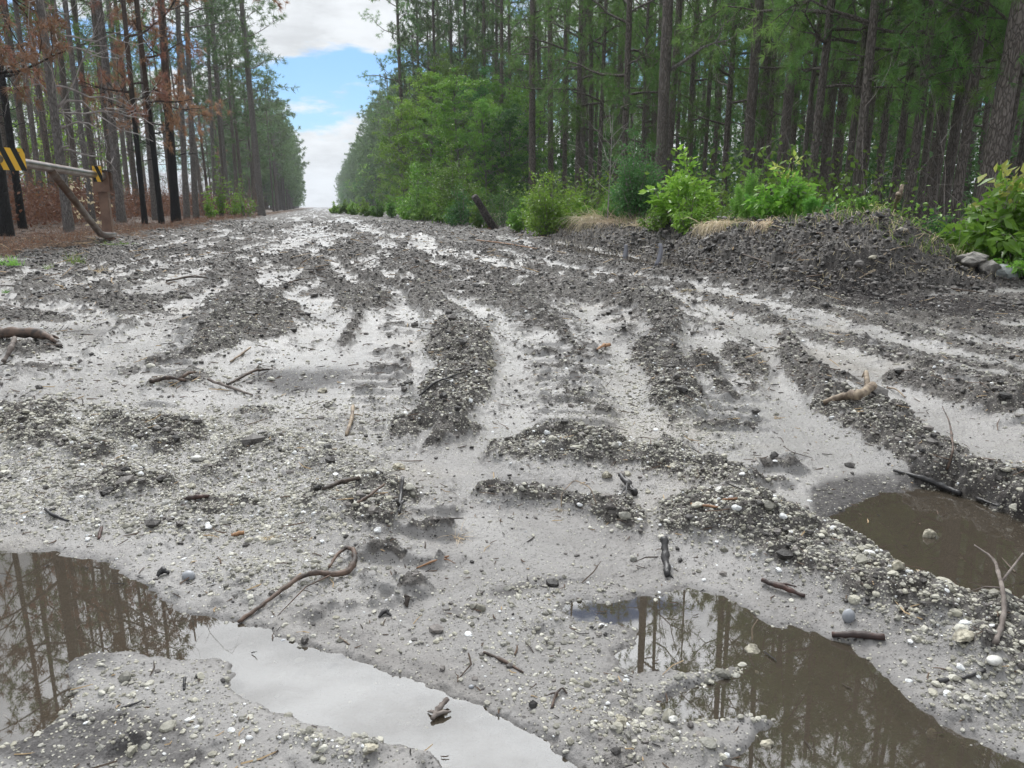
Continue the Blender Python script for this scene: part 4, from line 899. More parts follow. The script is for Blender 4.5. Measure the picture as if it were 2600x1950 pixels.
def build_gate():
    B = GP(236, 516); px, py, pz = B; D = math.hypot(px, py)
    root = link('pipe_gate', None, None, 'brown steel pipe gate with slanted brace and two yellow and black striped panels', 'gate', loc=(px, py, pz))
    def W(p): return [tuple(np.array(q)-B) for q in p]
    d = ray(226, 381); k = D/math.hypot(d[0], d[1]); zarm = CH+d[2]*k; A = np.array([d[0]*k, d[1]*k, zarm]); Lp = G(36, 350, zarm); dirn = unit(Lp-A); far = A+dirn*np.linalg.norm(Lp-A)*2.3; s = pscale(A)
    rp = 6.3*s; nx, ny = -dirn[1], dirn[0]
    link('arm', join_tubes('arm', [(W([A, A+dirn*1.0, Lp, far]), rp, 20)], PIPE), root)
    b0 = raymeet(108, 366, A[0], A[1], nx, ny); b1 = raymeet(216, 504, A[0], A[1], nx, ny); b2 = raymeet(224, 508, A[0], A[1], nx, ny); b3 = raymeet(246, 507, A[0], A[1], nx, ny)
    mid = lambda p, q, t: p+(q-p)*t
    link('brace', join_tubes('brace', [(W([b0, b0+(b1-b0)*.5, b0+(b1-b0)*.94, b1, mid(b1, b2, .5), b2+(b3-b2)*.15, b3]), rp*.88, 18)], PIPE), root)
    h = zarm-pz+.05; ang = math.atan2(dirn[1], dirn[0]); wd = 18*s
    o = bmlink('post', bevel_box(wd, wd*.9, h+.3, (0, 0, (h+.3)/2-.3), .008), RUSTM, root, loc=(0, 0, 0), rot=(0, 0, ang))
    # hood: a bent plate round the head of the post, with a dark flat cap
    for n_, sx, sy, sz, c in (('hood_plate', wd*.12, wd*1.5, .30, (-wd*.72, 0, h-.13)), ('hood_plate', wd*.12, wd*1.5, .30, (wd*.78, 0, h-.13))):
        bmlink(n_, bevel_box(sx, sy, sz, c, .002), RUSTM, root, rot=(0, 0, ang))
    bmlink('cap_plate', bevel_box(wd*2.2, wd*1.7, .016, (0, 0, h+.028), .003), DARKST, root, rot=(0, 0, ang))
    SM_ = stripe_mat()
    for (u0, u1, v0, v1, off) in ((-40, 36, 324, 362, 0), (193, 215, 362, 390, 0)):
        c = raymeet((u0+u1)/2, (v0+v1)/2, A[0], A[1], nx, ny); sc = pscale(c); vw = np.array([0, 0, CH])-c; vw[2] = 0; vw = unit(vw); nn = np.array([nx, ny, 0]); nn = nn if nn.dot(vw) > 0 else -nn
        wdt = (.86 if u0 < 0 else .68)*(u1-u0)*sc/abs(np.dot(unit(nn*.55+vw*.6), vw)); f = unit(nn*.55+vw*.6); p = c+f*(rp+.012); ra = math.atan2(f[1], f[0])+math.pi/2
        o = bmlink('striped_panel', bevel_box(wdt, .008, (v1-v0)*sc, (0, 0, 0), .003), SM_, root, loc=tuple(p-B), rot=(0, 0, ra))
        import bmesh
        for q in (-.35, .35):
            b = bmesh.new(); bmesh.ops.create_cone(b, segments=10, radius1=.008, radius2=.006, depth=.012, cap_ends=True); bmesh.ops.rotate(b, cent=(0, 0, 0), matrix=Matrix.Rotation(math.pi/2, 3, 'X'), verts=b.verts); bmesh.ops.translate(b, vec=(wdt*q, -.008, (v1-v0)*sc*.3), verts=b.verts)
            bmlink('bolt', b, PIPE, o)
build_gate()

# ------------------------------------------------------------------ shrubs, weeds, grass
def shrub(u, vtop, vbase, wpx, dist, mat, size, n, label, cat='shrub', name='leafy_shrub', group=None, asp=.5, tips=None, seed=1, stem_n=14, clump=.10, upright=.7, flat=.4, zoff=0.0):
    g = np.random.default_rng(seed+int(u)); x, y = hit(u, vbase, dist); z0 = gz(x, y)+zoff; c = np.array([x, y, z0]); s = pscale(c)
    ztop = CH+(447-vtop)*s*1.0; H = max(.12, ztop-z0); Wd = wpx*s; tb, ends = MB(), []
    for i in range(stem_n):
        a = g.uniform(0, 6.3); r_ = (g.uniform(0, 1)**.5)*Wd*.5; hh = H*(1-.5*(r_/(Wd*.5))**2)*g.uniform(.35, 1.06) if i else H
        p0 = np.array([math.cos(a)*r_*.25, math.sin(a)*r_*.25, -.03]); p1 = np.array([math.cos(a)*r_*(.2 if not i else 1), math.sin(a)*r_*(.2 if not i else 1), hh]); m = (p0+p1)/2+np.array([0, 0, hh*.12])
        t = np.linspace(0, 1, 7)[:, None]; P = (1-t)**2*p0+2*t*(1-t)*m+t*t*p1+g.normal(0, .01, (7, 3)); V, F3, F4 = tube(P, np.linspace(.006, .002, 7)*(1+H*.8), 4); tb.add(V, F3, F4, 0, 0)
        for q in range(2, 7):
            ends.append((P[q], q/6))
            for _ in range(2):
                b_ = P[q]+unit(g.normal(0, 1, 3)*np.array([1, 1, .5])+np.array([0, 0, upright*.5]))*Wd*g.uniform(.06, .2); V, F3, F4 = tube([P[q], (P[q]+b_)/2+g.normal(0, .01, 3), b_], [.003, .002, .0015], 3, False); tb.add(V, F3, F4, 0, 0); ends.append((b_, q/6)); ends.append(((b_+P[q])/2, q/6))
    E = np.array([e[0] for e in ends]); w_ = g.integers(0, len(E), n); C = E[w_]+g.normal(0, clump, (n, 3))*np.array([1, 1, .6])*Wd*.5; C[:, 2] = np.maximum(C[:, 2], .01)
    D = unit(C-np.array([0, 0, H*.25]))+np.array([0, 0, .1]); cb = MB(); cv = g.uniform(0, 1, len(E))[w_]
    k = g.uniform(0, 1, n) < (0 if tips is None else np.clip((C[:, 2]/H-.62)*1.6, 0, .75))
    for mi, sel in ((0, ~k), (1, k)):
        if sel.any():
            V, F, a = leaves(C[sel], size, g, flat, .25, asp, D[sel]); cb.add(V, None, F, np.repeat(np.clip(cv[sel]*.6+g.uniform(0, .4, sel.sum()), 0, 1), 4), mi)
    e = link(name, None, None, label, cat, group, None, (x, y, z0)); link('stems', tb.mesh('stems', [TWIG]), e); link('foliage', cb.mesh('foliage', [mat]+([tips] if tips else [])), e); return e
def feather(u, vtop, vbase, wpx, dist, n, label, seed=0, mat=None, lean=.1):
    g = np.random.default_rng(seed+int(u)); x, y = hit(u, vbase, dist); z0 = gz(x, y); c = np.array([x, y, z0]); s = pscale(c); H = max(.1, CH+(447-vtop)*s-z0); Wd = wpx*s; tb, cb = MB(), MB()
    for i in range(n):
        a = g.uniform(0, 6.3); r_ = g.uniform(0, .5)*Wd; hh = H*g.uniform(.55, 1) if i else H; d0 = np.array([math.cos(a)*r_*.5, math.sin(a)*r_*.5, 0]); P = np.array([d0+np.array([math.cos(a)*r_*t*t, math.sin(a)*r_*t*t, hh*t]) for t in np.linspace(0, 1, 12)]); P += g.normal(0, .004, P.shape)
        V, F3, F4 = tube(P, np.linspace(.005, .0015, 12), 3); tb.add(V, F3, F4, 0, 0); m = 420; t = g.uniform(.12, 1, m); C = np.stack([np.interp(t, np.linspace(0, 1, 12), P[:, q]) for q in range(3)], 1)
        D = g.normal(0, 1, (m, 3))*np.array([1, 1, .3])+np.array([0, 0, .9]); V, F, a_ = needles(C, unit(D), 2, .085*(1.15-.6*t.mean())*max(.7, H*1.6), .0035*max(1, dist/7), .25, g); cb.add(V, F, None, a_)
    e = link('feathery_weed', None, None, label, 'weed', None, None, (x, y, z0)); link('stems', tb.mesh('stems', [GRASSM]), e); link('foliage', cb.mesh('foliage', [mat or FEATH]), e)
FEATH = leaf_mat('feather_green', (.14, .34, .06), (.24, .46, .10), None, .45)
LEAFG = leaf_mat('glossy_leaf', (.13, .30, .035), (.26, .46, .07), None, .4, .28)
shrub(1188, 388, 470, 150, 15.5, LEAFB, .075, 5200, 'bright green shrub on the berm just right of the leaning log', seed=1, stem_n=22)
shrub(1085, 402, 468, 100, 20.5, LEAFD, .05, 3600, 'dull blue-green bush right behind the leaning log', seed=2, stem_n=16)
shrub(1000, 408, 466, 90, 22, LEAFD, .07, 2600, 'green bush standing left of the leaning log', seed=3)
shrub(985, 330, 462, 130, 25, LEAF, .10, 5200, 'taller loose leafy sapling behind the leaning log', seed=4, stem_n=20)
shrub(905, 360, 460, 120, 32, LEAFB, .11, 4200, 'tall bright green maple bush at the forest edge', seed=5, stem_n=18)
shrub(1372, 305, 480, 120, 13.5, LEAFD, .05, 9000, 'tall dense small-leaved bush left of the thick scaly pine', seed=6, stem_n=30, clump=.13)
shrub(1320, 405, 478, 80, 14.5, LEAF, .055, 2200, 'sparse low bush beneath the pale bare sapling', seed=7)
shrub(1475, 352, 490, 130, 10.6, LEAFG, .12, 1500, 'upright glossy leafy bush in front of the thick scaly pine', seed=8, stem_n=20, tips=LEAFB)
shrub(1500, 425, 488, 90, 10.0, LEAFG, .06, 1300, 'low skirt of leaves at the right foot of the upright glossy bush', seed=18)
shrub(1420, 440, 488, 70, 10.9, LEAF, .055, 900, 'small low green bush at the left foot of the upright glossy bush', seed=19)
feather(1612, 375, 480, 34, 9.3, 5, 'tallest plume of feathery green weed left of the yellow-green sapling', 1)
feather(1585, 405, 482, 30, 9.5, 4, 'curled feathery green weed at the left of the tallest plume', 2)
feather(1640, 425, 482, 50, 9.0, 8, 'thick low clump of feathery green weed beneath the tallest plume', 3)
shrub(1688, 365, 485, 110, 8.8, LEAFB, .095, 1300, 'yellow-green leafy sapling on top of the berm between feathery weeds', seed=9, stem_n=16, tips=LEAFY)
feather(1745, 430, 487, 42, 8.4, 7, 'short feathery weed right of the yellow-green sapling', 4)
shrub(1800, 447, 472, 60, 8.0, LEAFD, .05, 260, 'tiny green plant on the left shoulder of the mud pile', seed=10, stem_n=7)
feather(1864, 430, 470, 26, 8.2, 9, 'small square-topped feathery weed behind the crest of the mud pile', 5)
shrub(1885, 455, 474, 40, 7.4, LEAFY, .05, 130, 'small yellowish seedling on the crest of the mud pile', seed=11, stem_n=5)
shrub(2015, 462, 512, 105, 8.2, LEAFD, .06, 900, 'dark green compound-leaved bush between the mud pile and the big glossy bush', seed=12, stem_n=14)
shrub(2170, 392, 600, 185, 7.4, LEAFG, .125, 1700, 'large glossy yellow-green bush at the right edge beside the mud pile', seed=13, stem_n=30, tips=LEAFY, upright=1)
shrub(2215, 540, 620, 90, 6.9, LEAFG, .06, 800, 'low leafy bush under the large glossy bush at the right edge', seed=14)
shrub(2110, 540, 590, 70, 7.6, LEAF, .05, 420, 'small green plants tucked behind the grey rocks', seed=15)
EG = 'low green bushes along the right road edge'
for i, (u, vt, w_, d) in enumerate([(722, 440, 20, 70), (742, 436, 26, 62), (765, 438, 30, 55), (790, 432, 34, 48), (818, 434, 34, 43), (848, 428, 40, 38), (880, 432, 40, 33), (915, 424, 46, 30), (950, 430, 46, 27), (975, 436, 40, 24), (1040, 425, 60, 21), (1130, 432, 60, 18), (1255, 430, 50, 17)]):
    shrub(u, vt, 460, w_, d, (LEAFB, LEAF, LEAFG)[i % 3], .05+.0016*d, 1500, 'knee-high light green bush in the row along the right road edge', group=EG, seed=30+i, stem_n=10)
for i, (u, vt, w_, d) in enumerate([(478, 335, 26, 36), (530, 385, 40, 40), (505, 400, 30, 42), (455, 410, 22, 34)]):
    shrub(u, vt, 462, w_, d, LEAFB, .11, 700, ['spindly light green sapling left of the tall lone pine', 'round light green sapling clump at the foot of the tall lone pine', 'shorter light green sapling between the grey trunks', 'low green sapling right of the thickest burnt pine', 'leafy green branch tree at the top left edge'][i], seed=60+i, stem_n=12)
for i, (u, vt, w_, d) in enumerate([(135, 150, 90, 40), (230, 190, 90, 45), (60, 250, 80, 36)]):
    shrub(u, vt, 462, w_, d, LEAFB, .16, 2200, ['green leafy understory tree behind the dead pine with bare branches', 'green leafy understory tree right of the dead pine with bare branches', 'green leafy understory tree left of the dead pine with bare branches'][i], 'leafy tree', 'leafy_tree', seed=70+i, stem_n=16)
def tuft(u, v, n, ln, wd, mat, label, name, cat, seed, droop=.5, spread=.6, dirn=(0, 0, 1), lift=0.0, rad=.05, group=None):
    g = np.random.default_rng(seed); p = GP(u, v); V, F = [], []
    for i in range(n):
        b = np.array([g.normal(0, rad), g.normal(0, rad), lift]); d = unit(np.array(dirn)+g.normal(0, spread, 3)*np.array([1, 1, .5])); l = ln*g.uniform(.5, 1.15); s = unit(np.cross(d, g.normal(0, 1, 3)))*wd
        k = len(V); q = b.copy(); dd = d.copy()
        for j in range(5):
            w_ = s*(1-j/4.3); V += [q-w_, q+w_]; dd = unit(dd+np.array([0, 0, -droop*.35])); q = q+dd*l/5
            q[2] = max(q[2], gz(p[0]+q[0], p[1]+q[1])-p[2]+.004) if (j == 3 and n < 90) else q[2]
        F += [[k+2*j, k+2*j+1, k+2*j+3, k+2*j+2] for j in range(4)]
    V = np.array(V); me = mkmesh(name, V, None, np.array(F), False, {'v': np.repeat(g.uniform(0, 1, n), 10)}, [mat]); return link(name, me, None, label, cat, group, None, tuple(p))
tuft(165, 572, 60, .20, .004, GRASSM, 'bright green grass tuft with tall blades left of the gate foot', 'grass_tuft', 'grass', 1, .5, .45)
tuft(30, 575, 50, .16, .004, FEATH, 'small feathery green sprout at the far left edge of the road', 'grass_tuft', 'grass', 2, .4, .5)
tuft(95, 580, 60, .12, .004, GRASSM, 'low spreading green grass between the two taller green sprouts', 'grass_tuft', 'grass', 3, .8, .9, rad=.12)
tuft(215, 588, 70, .15, .003, STRAW, 'dry straw-coloured grass clump right of the green tuft', 'grass_tuft', 'grass', 4, 1.0, .9, rad=.06)
tuft(250, 528, 60, .14, .004, GRASSM, 'short grass at the foot of the gate post', 'grass_tuft', 'grass', 6, .8, .9, rad=.12)
tuft(15, 632, 30, .05, .003, FEATH, 'tiny bright green sprig in the mud at the left edge', 'grass_tuft', 'grass', 5, .5, .6, rad=.02)
cam2 = unit(np.array([-1, -.6, .1]))
tuft(1340, 482, 420, .55, .004, STRAW, 'mop of dry blond grass on the berm below the pale bare sapling', 'dry_grass', 'dry grass', 7, .9, 1.1, dirn=(-.2, -.2, .8), rad=.24)
tuft(1288, 478, 460, .8, .004, STRAW, 'blond grass mop drooping over the berm to the left', 'dry_grass', 'dry grass', 8, 1.2, .85, dirn=(-.9, -.7, .35), rad=.18, lift=.08)
tuft(1570, 490, 260, .55, .0035, STRAW, 'pale roots and straw spilling down the berm below the feathery weeds', 'dry_grass', 'dry grass', 9, 1.5, .8, dirn=(-.6, -.9, .3), rad=.12, lift=.05)
tuft(1535, 492, 260, .5, .003, STRAW, 'thin pale roots hanging down left of the feathery weeds', 'dry_grass', 'dry grass', 10, 1.5, .4, dirn=(-.7, -.9, .2), rad=.08, lift=.04)
tuft(1655, 488, 170, .34, .0028, STRAW, 'tassel of straw hanging below the yellow-green sapling', 'dry_grass', 'dry grass', 11, 1.3, .5, dirn=(-.7, -.7, .2), rad=.07, lift=.03)
tuft(1395, 488, 300, .26, .004, STRAW, 'short dry grass along the berm top by the small low bush', 'dry_grass', 'dry grass', 12, .8, .9, rad=.15)
tuft(1485, 626, 60, .07, .003, STRAW, 'little yellow straw patch lying on the mud in mid road', 'dry_grass', 'dry grass', 13, 1.5, 1.2, rad=.03, dirn=(0, 0, .3))
tuft(985, 1160, 40, .05, .0006, STRAW, 'wisp of orange straw on the wet sand in the foreground', 'dry_grass', 'dry grass', 14, .6, 1.2, rad=.008, dirn=(.6, .2, .25))
tuft(582, 1162, 40, .02, .0006, STRAW, 'small pale fluff of straw beside the orange wood chip', 'dry_grass', 'dry grass', 15, .6, 1.2, rad=.006, dirn=(0, 0, .3))
tuft(865, 1115, 8, .045, .0009, STRAW, 'few yellow straws poking from the dark bark splinters', 'dry_grass', 'dry grass', 16, .2, .4, rad=.004, dirn=(.3, -.5, .4))
tuft(1208, 1100, 30, .03, .0007, STRAW, 'brown dry grass wisp beneath the arched stem', 'dry_grass', 'dry grass', 17, .8, 1.2, rad=.008, dirn=(0, 0, .4))
# grass sheets (beyond counting)
def field(name, label, cat, n, fx, ln, wd, mat, seed, spread=.5, blades=1, droop=.2):
    g = np.random.default_rng(seed); P = []
    while len(P) < n:
        p = fx(g)
        if p is not None: P.append(p)
    P = np.array(P); z, _ = ground(P[:, 0], P[:, 1]); C = np.c_[P[:, :2], z-.01]; sc = P[:, 2:3]
    C = np.repeat(C, blades, 0); sc = np.repeat(sc, blades, 0); m = len(C); C[:, :2] += g.normal(0, .02, (m, 2)); d = unit(g.normal(0, spread, (m, 3))+np.array([0, 0, 1.])); l = ln*g.uniform(.4, 1.2, (m, 1))*sc; s = unit(np.cross(d, g.normal(0, 1, (m, 3))))*wd*sc
    b = C+d*l*.55; t = C+d*l+np.array([0, 0, -droop])*l+g.normal(0, .1, (m, 3))*l
    V = np.stack([C-s, C+s, b+s*.7, b-s*.7, t], 1).reshape(-1, 3); i = np.arange(m)*5
    me = mkmesh(name, V, np.c_[i+3, i+2, i+4], np.c_[i, i+1, i+2, i+3], False, {'v': np.repeat(g.uniform(0, 1, m), 5)}, [mat]); return link(name, me, None, label, cat, None, 'stuff')
def left_pt(lo=5, hi=60, w_=30, off=.2):
    def f(g):
        y = lo*(hi/lo)**g.uniform(0, 1); x = -3.2-off-w_*g.uniform(0, 1)**1.6*(y/hi)**.8
        return (x, y, .6+y*.04)
    return f
field('brown_grass', 'dry brown grass and fern litter on the scorched ground beside the gate', 'grass', 26000, left_pt(5.5, 50, 26), .13, .0022, BRN, 21, .8)
field('green_shoots', 'thin green shoots coming up through the burnt litter near the gate', 'grass', 900, left_pt(5.5, 9.5, 3, .0), .09, .003, GRASSM, 22, .6)
def twig_field(name, label, n, fx, h0, r0, mat, seed, kids=2):
    g = np.random.default_rng(seed); mb = MB()
    for i in range(n):
        x, y, s = fx(g); z0 = gz2(x, y); a = g.uniform(0, 6.3); limb(mb, (x, y, z0-.03), (math.cos(a)*.35, math.sin(a)*.35, 1), h0*g.uniform(.4, 1.2), r0*s, kids, g, [], .16, .01, 3, 0, 3)
    return link(name, mb.mesh(name, [mat]), None, label, 'undergrowth', None, 'stuff')
GX = np.arange(-80, 90, 1.0); GY = np.arange(0, 140, 1.0); _gx, _gy = np.meshgrid(GX, GY); _gz = ground(_gx, _gy)[0]
def gz2(x, y):
    i = int(np.clip(x+80, 0, len(GX)-1)); j = int(np.clip(y, 0, len(GY)-1)); return float(_gz[j, i])
def wood_l(g):
    y = 13+60*g.uniform(0, 1)**1.3; return (ledge(y)-.4-26*g.uniform(0, 1)**1.3, y, .7+y*.03)
def wood_r(g):
    y = 7+48*g.uniform(0, 1); return (redge(y)-.6+30*g.uniform(0, 1)**1.3, y, .7+y*.025)
twig_field('burnt_undergrowth', 'tangle of scorched brown stems filling the wood on the left', 1300, wood_l, 2.4, .006, TWIGB := plain('scorched_twig', (.16, .10, .075), .85, c2=(.25, .19, .16), sc=5), 31)
twig_field('bare_undergrowth', 'bare grey twigs standing between the plantation trunks', 550, wood_r, 1.5, .0055, TWIG, 32)
def leafcloud(name, label, n, fx, size, zmax, mat, seed, clump=6, spread=.22):
    g = np.random.default_rng(seed); C = []
    for i in range(n//clump):
        x, y, s = fx(g); h = zmax*g.uniform(0, 1)**1.2; C.append(np.c_[np.full(clump, x), np.full(clump, y), np.full(clump, gz2(x, y)+h)]+g.normal(0, spread, (clump, 3)))
    C = np.concatenate(C); V, F, a = leaves(C, size, g, .4, .3, .6); return link(name, mkmesh(name, V, None, F, False, {'v': a}, [mat]), None, label, 'undergrowth', None, 'stuff')
leafcloud('withered_leaves', 'withered red-brown leaves clinging to the scorched undergrowth', 42000, wood_l, .07, 1.3, BRN, 33)
def edge_r(g):
    y = 9+100*g.uniform(0, 1)**1.3; return (redge(y)-1.2+2.2*g.uniform(0, 1), y, 1)
leafcloud('green_undergrowth', 'loose low greenery under the pines along the right road edge', 26000, edge_r, .10, .9, LEAF, 34, 14, .2)
leafcloud('forest_greenery', 'scattered green saplings and vines deep between the plantation trunks', 30000, lambda g: (wood_r(g)[0]+6, 14+44*g.uniform(0, 1), 1), .16, 3.2, LEAFD, 35, 30, .5)
def gold(g):
    x, y = hit(g.normal(185, 22), 450, 18.5+g.uniform(-.8, .8)); return (x, y, 1)
leafcloud('golden_leaves', 'pale gold dead leaves hanging on a bush behind the gate brace', 110, gold, .09, 1.1, STRAW, 36, 4, .07)

# ------------------------------------------------------------------ logs, sticks, stones
SB = {'dark': TWIGD, 'grey': plain('grey_stick', (.20, .17, .15), .75, c2=(.09, .07, .06), sc=30, bm=.001, bsc=200), 'brown': plain('brown_stick', (.13, .085, .062), .65, c2=(.035, .025, .02), sc=35, bm=.001, bsc=200),
      'char': plain('charred_stick', (.012, .011, .012), .45, c2=(.04, .037, .037), sc=40, bm=.0015, bsc=120), 'pale': plain('pale_stick', (.34, .27, .19), .7, c2=(.12, .085, .06), sc=34, bm=.001, bsc=150), 'orange': plain('orange_stick', (.36, .20, .10), .6, c2=(.20, .10, .05), sc=30),
      'red': plain('red_bark', (.085, .04, .03), .6, c2=(.03, .018, .015), sc=40, bm=.001, bsc=150)}
def stick(label, pts, rp, mat='dark', side=(), name='stick', cat='stick', k=8, flat=1.0, knob=.25):
    """pts: (u, v, lift in photo pixels); rp radii in photo pixels"""
    g = np.random.default_rng(abs(hash(label)) % 1000 if False else sum(map(ord, label))); W = []
    for (u, v, *l) in pts:
        p = GP(u, v); s = pscale(p); p[2] = max(p[2], WL+.001)+(l[0] if l else 0)*s; W.append(p)
    W = np.array(W); s = pscale(W[0]); n = len(pts); t = np.linspace(0, n-1, max(9, 6*(n-1)+1)); P = np.stack([np.interp(t, range(n), W[:, i]) for i in range(3)], 1)
    if n > 2:
        for _ in range(2): P[1:-1] = (P[:-2]+2*P[1:-1]+P[2:])/4
    r_ = np.interp(t, np.linspace(0, n-1, len(rp)), rp)*.8*s*(1+g.normal(0, knob*.45, len(t))); P[:, 2] += r_*.75
    P[1:-1] += g.normal(0, .12, (len(t)-2, 3))*r_[1:-1, None]; mb = MB(); o = P[0].copy(); V, F3, F4 = tube(P-o, r_, k); mb.add(V, F3, F4, 0, 0)
    for (f, u, v, l, rr) in side:
        q = GP(u, v); q[2] = max(q[2], WL)+l*pscale(q); a = P[int(f*(len(P)-1))]; m = (a+q)/2+np.array([0, 0, .1*np.linalg.norm(q-a)]); V, F3, F4 = tube([a-o, m-o, q-o], [rr*s, rr*s*.8, rr*s*.35], 6); mb.add(V, F3, F4, 0, 0)
    return link(name, mb.mesh(name, [SB[mat]], True), None, label, cat, 'sticks and twigs lying on the mud', None, tuple(o))
stick('looped dark root curling over the sand above the pale puddle', [(515, 1350), (560, 1318, 4), (610, 1285, 8), (650, 1258, 10), (690, 1250, 10), (725, 1253, 8), (755, 1245, 6), (768, 1225, 14), (765, 1205, 16), (748, 1203, 18), (728, 1215, 14), (712, 1235, 8)], (4.5, 5.5, 7, 8, 9, 6, 5, 4), 'brown', ((.45, 600, 1330, 0, 2),), 'root', 'root')
stick('long charred stick along the upper shore of the right puddle', [(1930, 1022, 3), (1985, 1040, 5), (2030, 1058, 4), (2075, 1076, 2)], (3.5, 6, 6.5, 5), 'char')
stick('short charred stick right of the long charred one', [(2108, 1080, 1), (2160, 1098, 1)], (4, 3), 'char')
stick('forked grey driftwood stick standing in the right puddle edge', [(2150, 1395, 2), (2168, 1340, 8), (2163, 1290, 14), (2140, 1262, 24), (2095, 1240, 34)], (6, 5.5, 5, 4, 2), 'grey', ((.55, 2230, 1262, 26, 2.5), (.5, 2090, 1290, 10, 2)))
stick('broad rotten bark-brown stick just above the brown puddle at lower right', [(1797, 1376, 1), (1850, 1378, 2), (1910, 1382, 1)], (6, 8.5, 7), 'red', k=9)
stick('dark red splintered stick on the gravel ridge', [(1645, 1262, 6), (1690, 1278, 5), (1738, 1292, 2)], (5, 7, 4), 'red', ((.4, 1720, 1280, 12, 3),))
stick('black stub of wood standing at the end of the gravel ridge', [(1442, 1248, 0), (1437, 1225, 12), (1432, 1200, 34)], (9, 9.5, 10), 'char', ((.15, 1455, 1250, 0, 3),))
stick('black straight stick on the gravel near the right edge', [(2025, 1478, 2), (2080, 1468, 2), (2128, 1452, 2)], (5, 4.5, 3.5), 'char')
stick('knotty charred stub leaning out of the sand in the centre', [(1372, 1072, 0), (1355, 1055, 6), (1338, 1042, 14)], (9, 9, 5), 'char', ((.2, 1332, 1080, 0, 3), (.5, 1350, 1078, 0, 3)))
stick('smooth weathered branch chunk resting on the dark ridge at right', [(1778, 880, 6), (1820, 872, 10), (1855, 873, 10), (1882, 860, 18)], (6, 10, 12, 10), 'pale', ((.9, 1860, 838, 22, 6),), k=12, knob=.15)
stick('brown bark sliver lying on the gravel slope left of centre', [(385, 1085, 2), (420, 1082, 4), (452, 1076, 2)], (3.5, 6, 3.5), 'red')
stick('pale bent twig standing on the gravel in the middle', [(748, 942, 0), (760, 918, 8), (764, 896, 18)], (4, 5.5, 4), 'pale', ((.7, 785, 905, 6, 2),))
stick('left stick of the pair beside the dark wet hollow', [(450, 828, 6), (490, 842, 5), (545, 856, 1)], (3.5, 4, 2.5), 'grey')
stick('crooked dark stick lying across the pair by the dark wet hollow', [(490, 835, 2), (520, 825, 6), (552, 812, 10), (582, 806, 6)], (3, 4, 4.5, 2.5), 'dark', ((.7, 570, 800, 14, 2),))
stick('thick short branch left of the pair by the dark wet hollow', [(325, 832, 4), (365, 824, 6), (402, 826, 2)], (6, 5, 4), 'brown', ((.9, 425, 810, 6, 4),))
stick('thin pale stick on the mud below the big left mound', [(498, 785, 2), (520, 772, 4), (542, 758, 6)], (2.5, 3, 2.5), 'pale')
stick('dark branched twig draped over the central mound', [(905, 860, 4), (940, 835, 8), (975, 820, 6), (1003, 808, 2)], (2, 3, 3, 1.5), 'char', ((.5, 985, 842, 2, 2), (.6, 965, 805, 12, 1.5)))
stick('arched thin stem rising from the low gravel ridge', [(1212, 1095, 0), (1213, 1070, 4), (1240, 1062, 26), (1275, 1075, 22), (1288, 1092, 2)], (1.6, 1.6, 1.8, 1.6, 1.2), 'pale', (), k=5)
stick('orange reed piece on the sand right of the charred stub', [(1492, 1092, 1), (1552, 1098, 1)], (3.2, 3.2), 'orange', k=6)
stick('short orange wood chip above the orange reed piece', [(1560, 1082, 1), (1592, 1080, 1)], (3, 4), 'orange', k=5)
stick('slender brown twig on the sand near the bottom centre', [(1045, 1412, 1), (1090, 1432, 2), (1130, 1455, 1)], (3, 4, 2.5), 'brown')
stick('thin straight twig lying on the gravel by the pale puddle shore', [(733, 1378, 1), (755, 1394, 1)], (2, 1.5), 'pale')
stick('orange-brown twig pointing up right in the sandy middle', [(900, 1228, 0), (935, 1218, 3), (970, 1206, 4)], (2, 3, 2), 'orange', ((.8, 985, 1218, 0, 1.5),))
stick('dark crooked twig above the left puddle', [(98, 1104, 2), (118, 1120, 3), (150, 1128, 1)], (3, 4, 2), 'char')
stick('small reddish upright wood chip above the left puddle', [(213, 1166, 0), (220, 1146, 4)], (3.5, 4), 'red', k=5)
stick('orange block of wood in the gravel left of centre', [(500, 1160, 1), (528, 1154, 2)], (5.5, 5), 'orange', k=5)
stick('curly thin twig upright at the far right ridge', [(2046, 1018, 0), (2058, 985, 12), (2046, 950, 34), (2030, 930, 44)], (3, 2.5, 2, 1), 'brown', k=5)
stick('black pointed sliver floating at the edge of the lower right puddle', [(1380, 1570, 0), (1400, 1580, 0)], (2, 2), 'char')
stick('long straw-coloured stem stuck in the dark ridge at right', [(1915, 838, 0), (1935, 850, 8), (1955, 862, 2)], (1.8, 2, 1.5), 'pale', k=5)
stick('reddish stick on the sand by the small pool in mid road', [(1290, 758, 1), (1305, 752, 4), (1316, 750, 2)], (3, 5, 5), 'orange')
stick('thin branch lying beside the ditch far up the road', [(1030, 522, 2), (1080, 528, 3), (1160, 540, 2)], (1.6, 1.6, 1), 'orange')
stick('pale stick lying far up the muddy road on the left', [(628, 562, 2), (650, 556, 3), (672, 550, 2)], (1.6, 1.8, 1), 'pale')
stick('long dark twig crossing the mud at the left below the gate', [(360, 610, 1), (410, 602, 3), (450, 603, 1)], (2.5, 3, 2), 'dark')
stick('pale broken twig lying on the crest of the mud pile', [(1905, 470, 2), (1945, 476, 6), (1985, 486, 2)], (2, 2.2, 1.6), 'pale')
stick('bare broken twig upright behind the crest of the mud pile', [(1925, 470, 0), (1935, 470, 26), (1942, 470, 52)], (2.4, 1.8, .9), 'pale', ((.7, 1930, 470, 40, 1),), k=5)
stick('long thin root lying down the right slope of the mud pile', [(1990, 505, 4), (2030, 525, 4), (2070, 545, 2)], (2.2, 2, 1.2), 'grey')
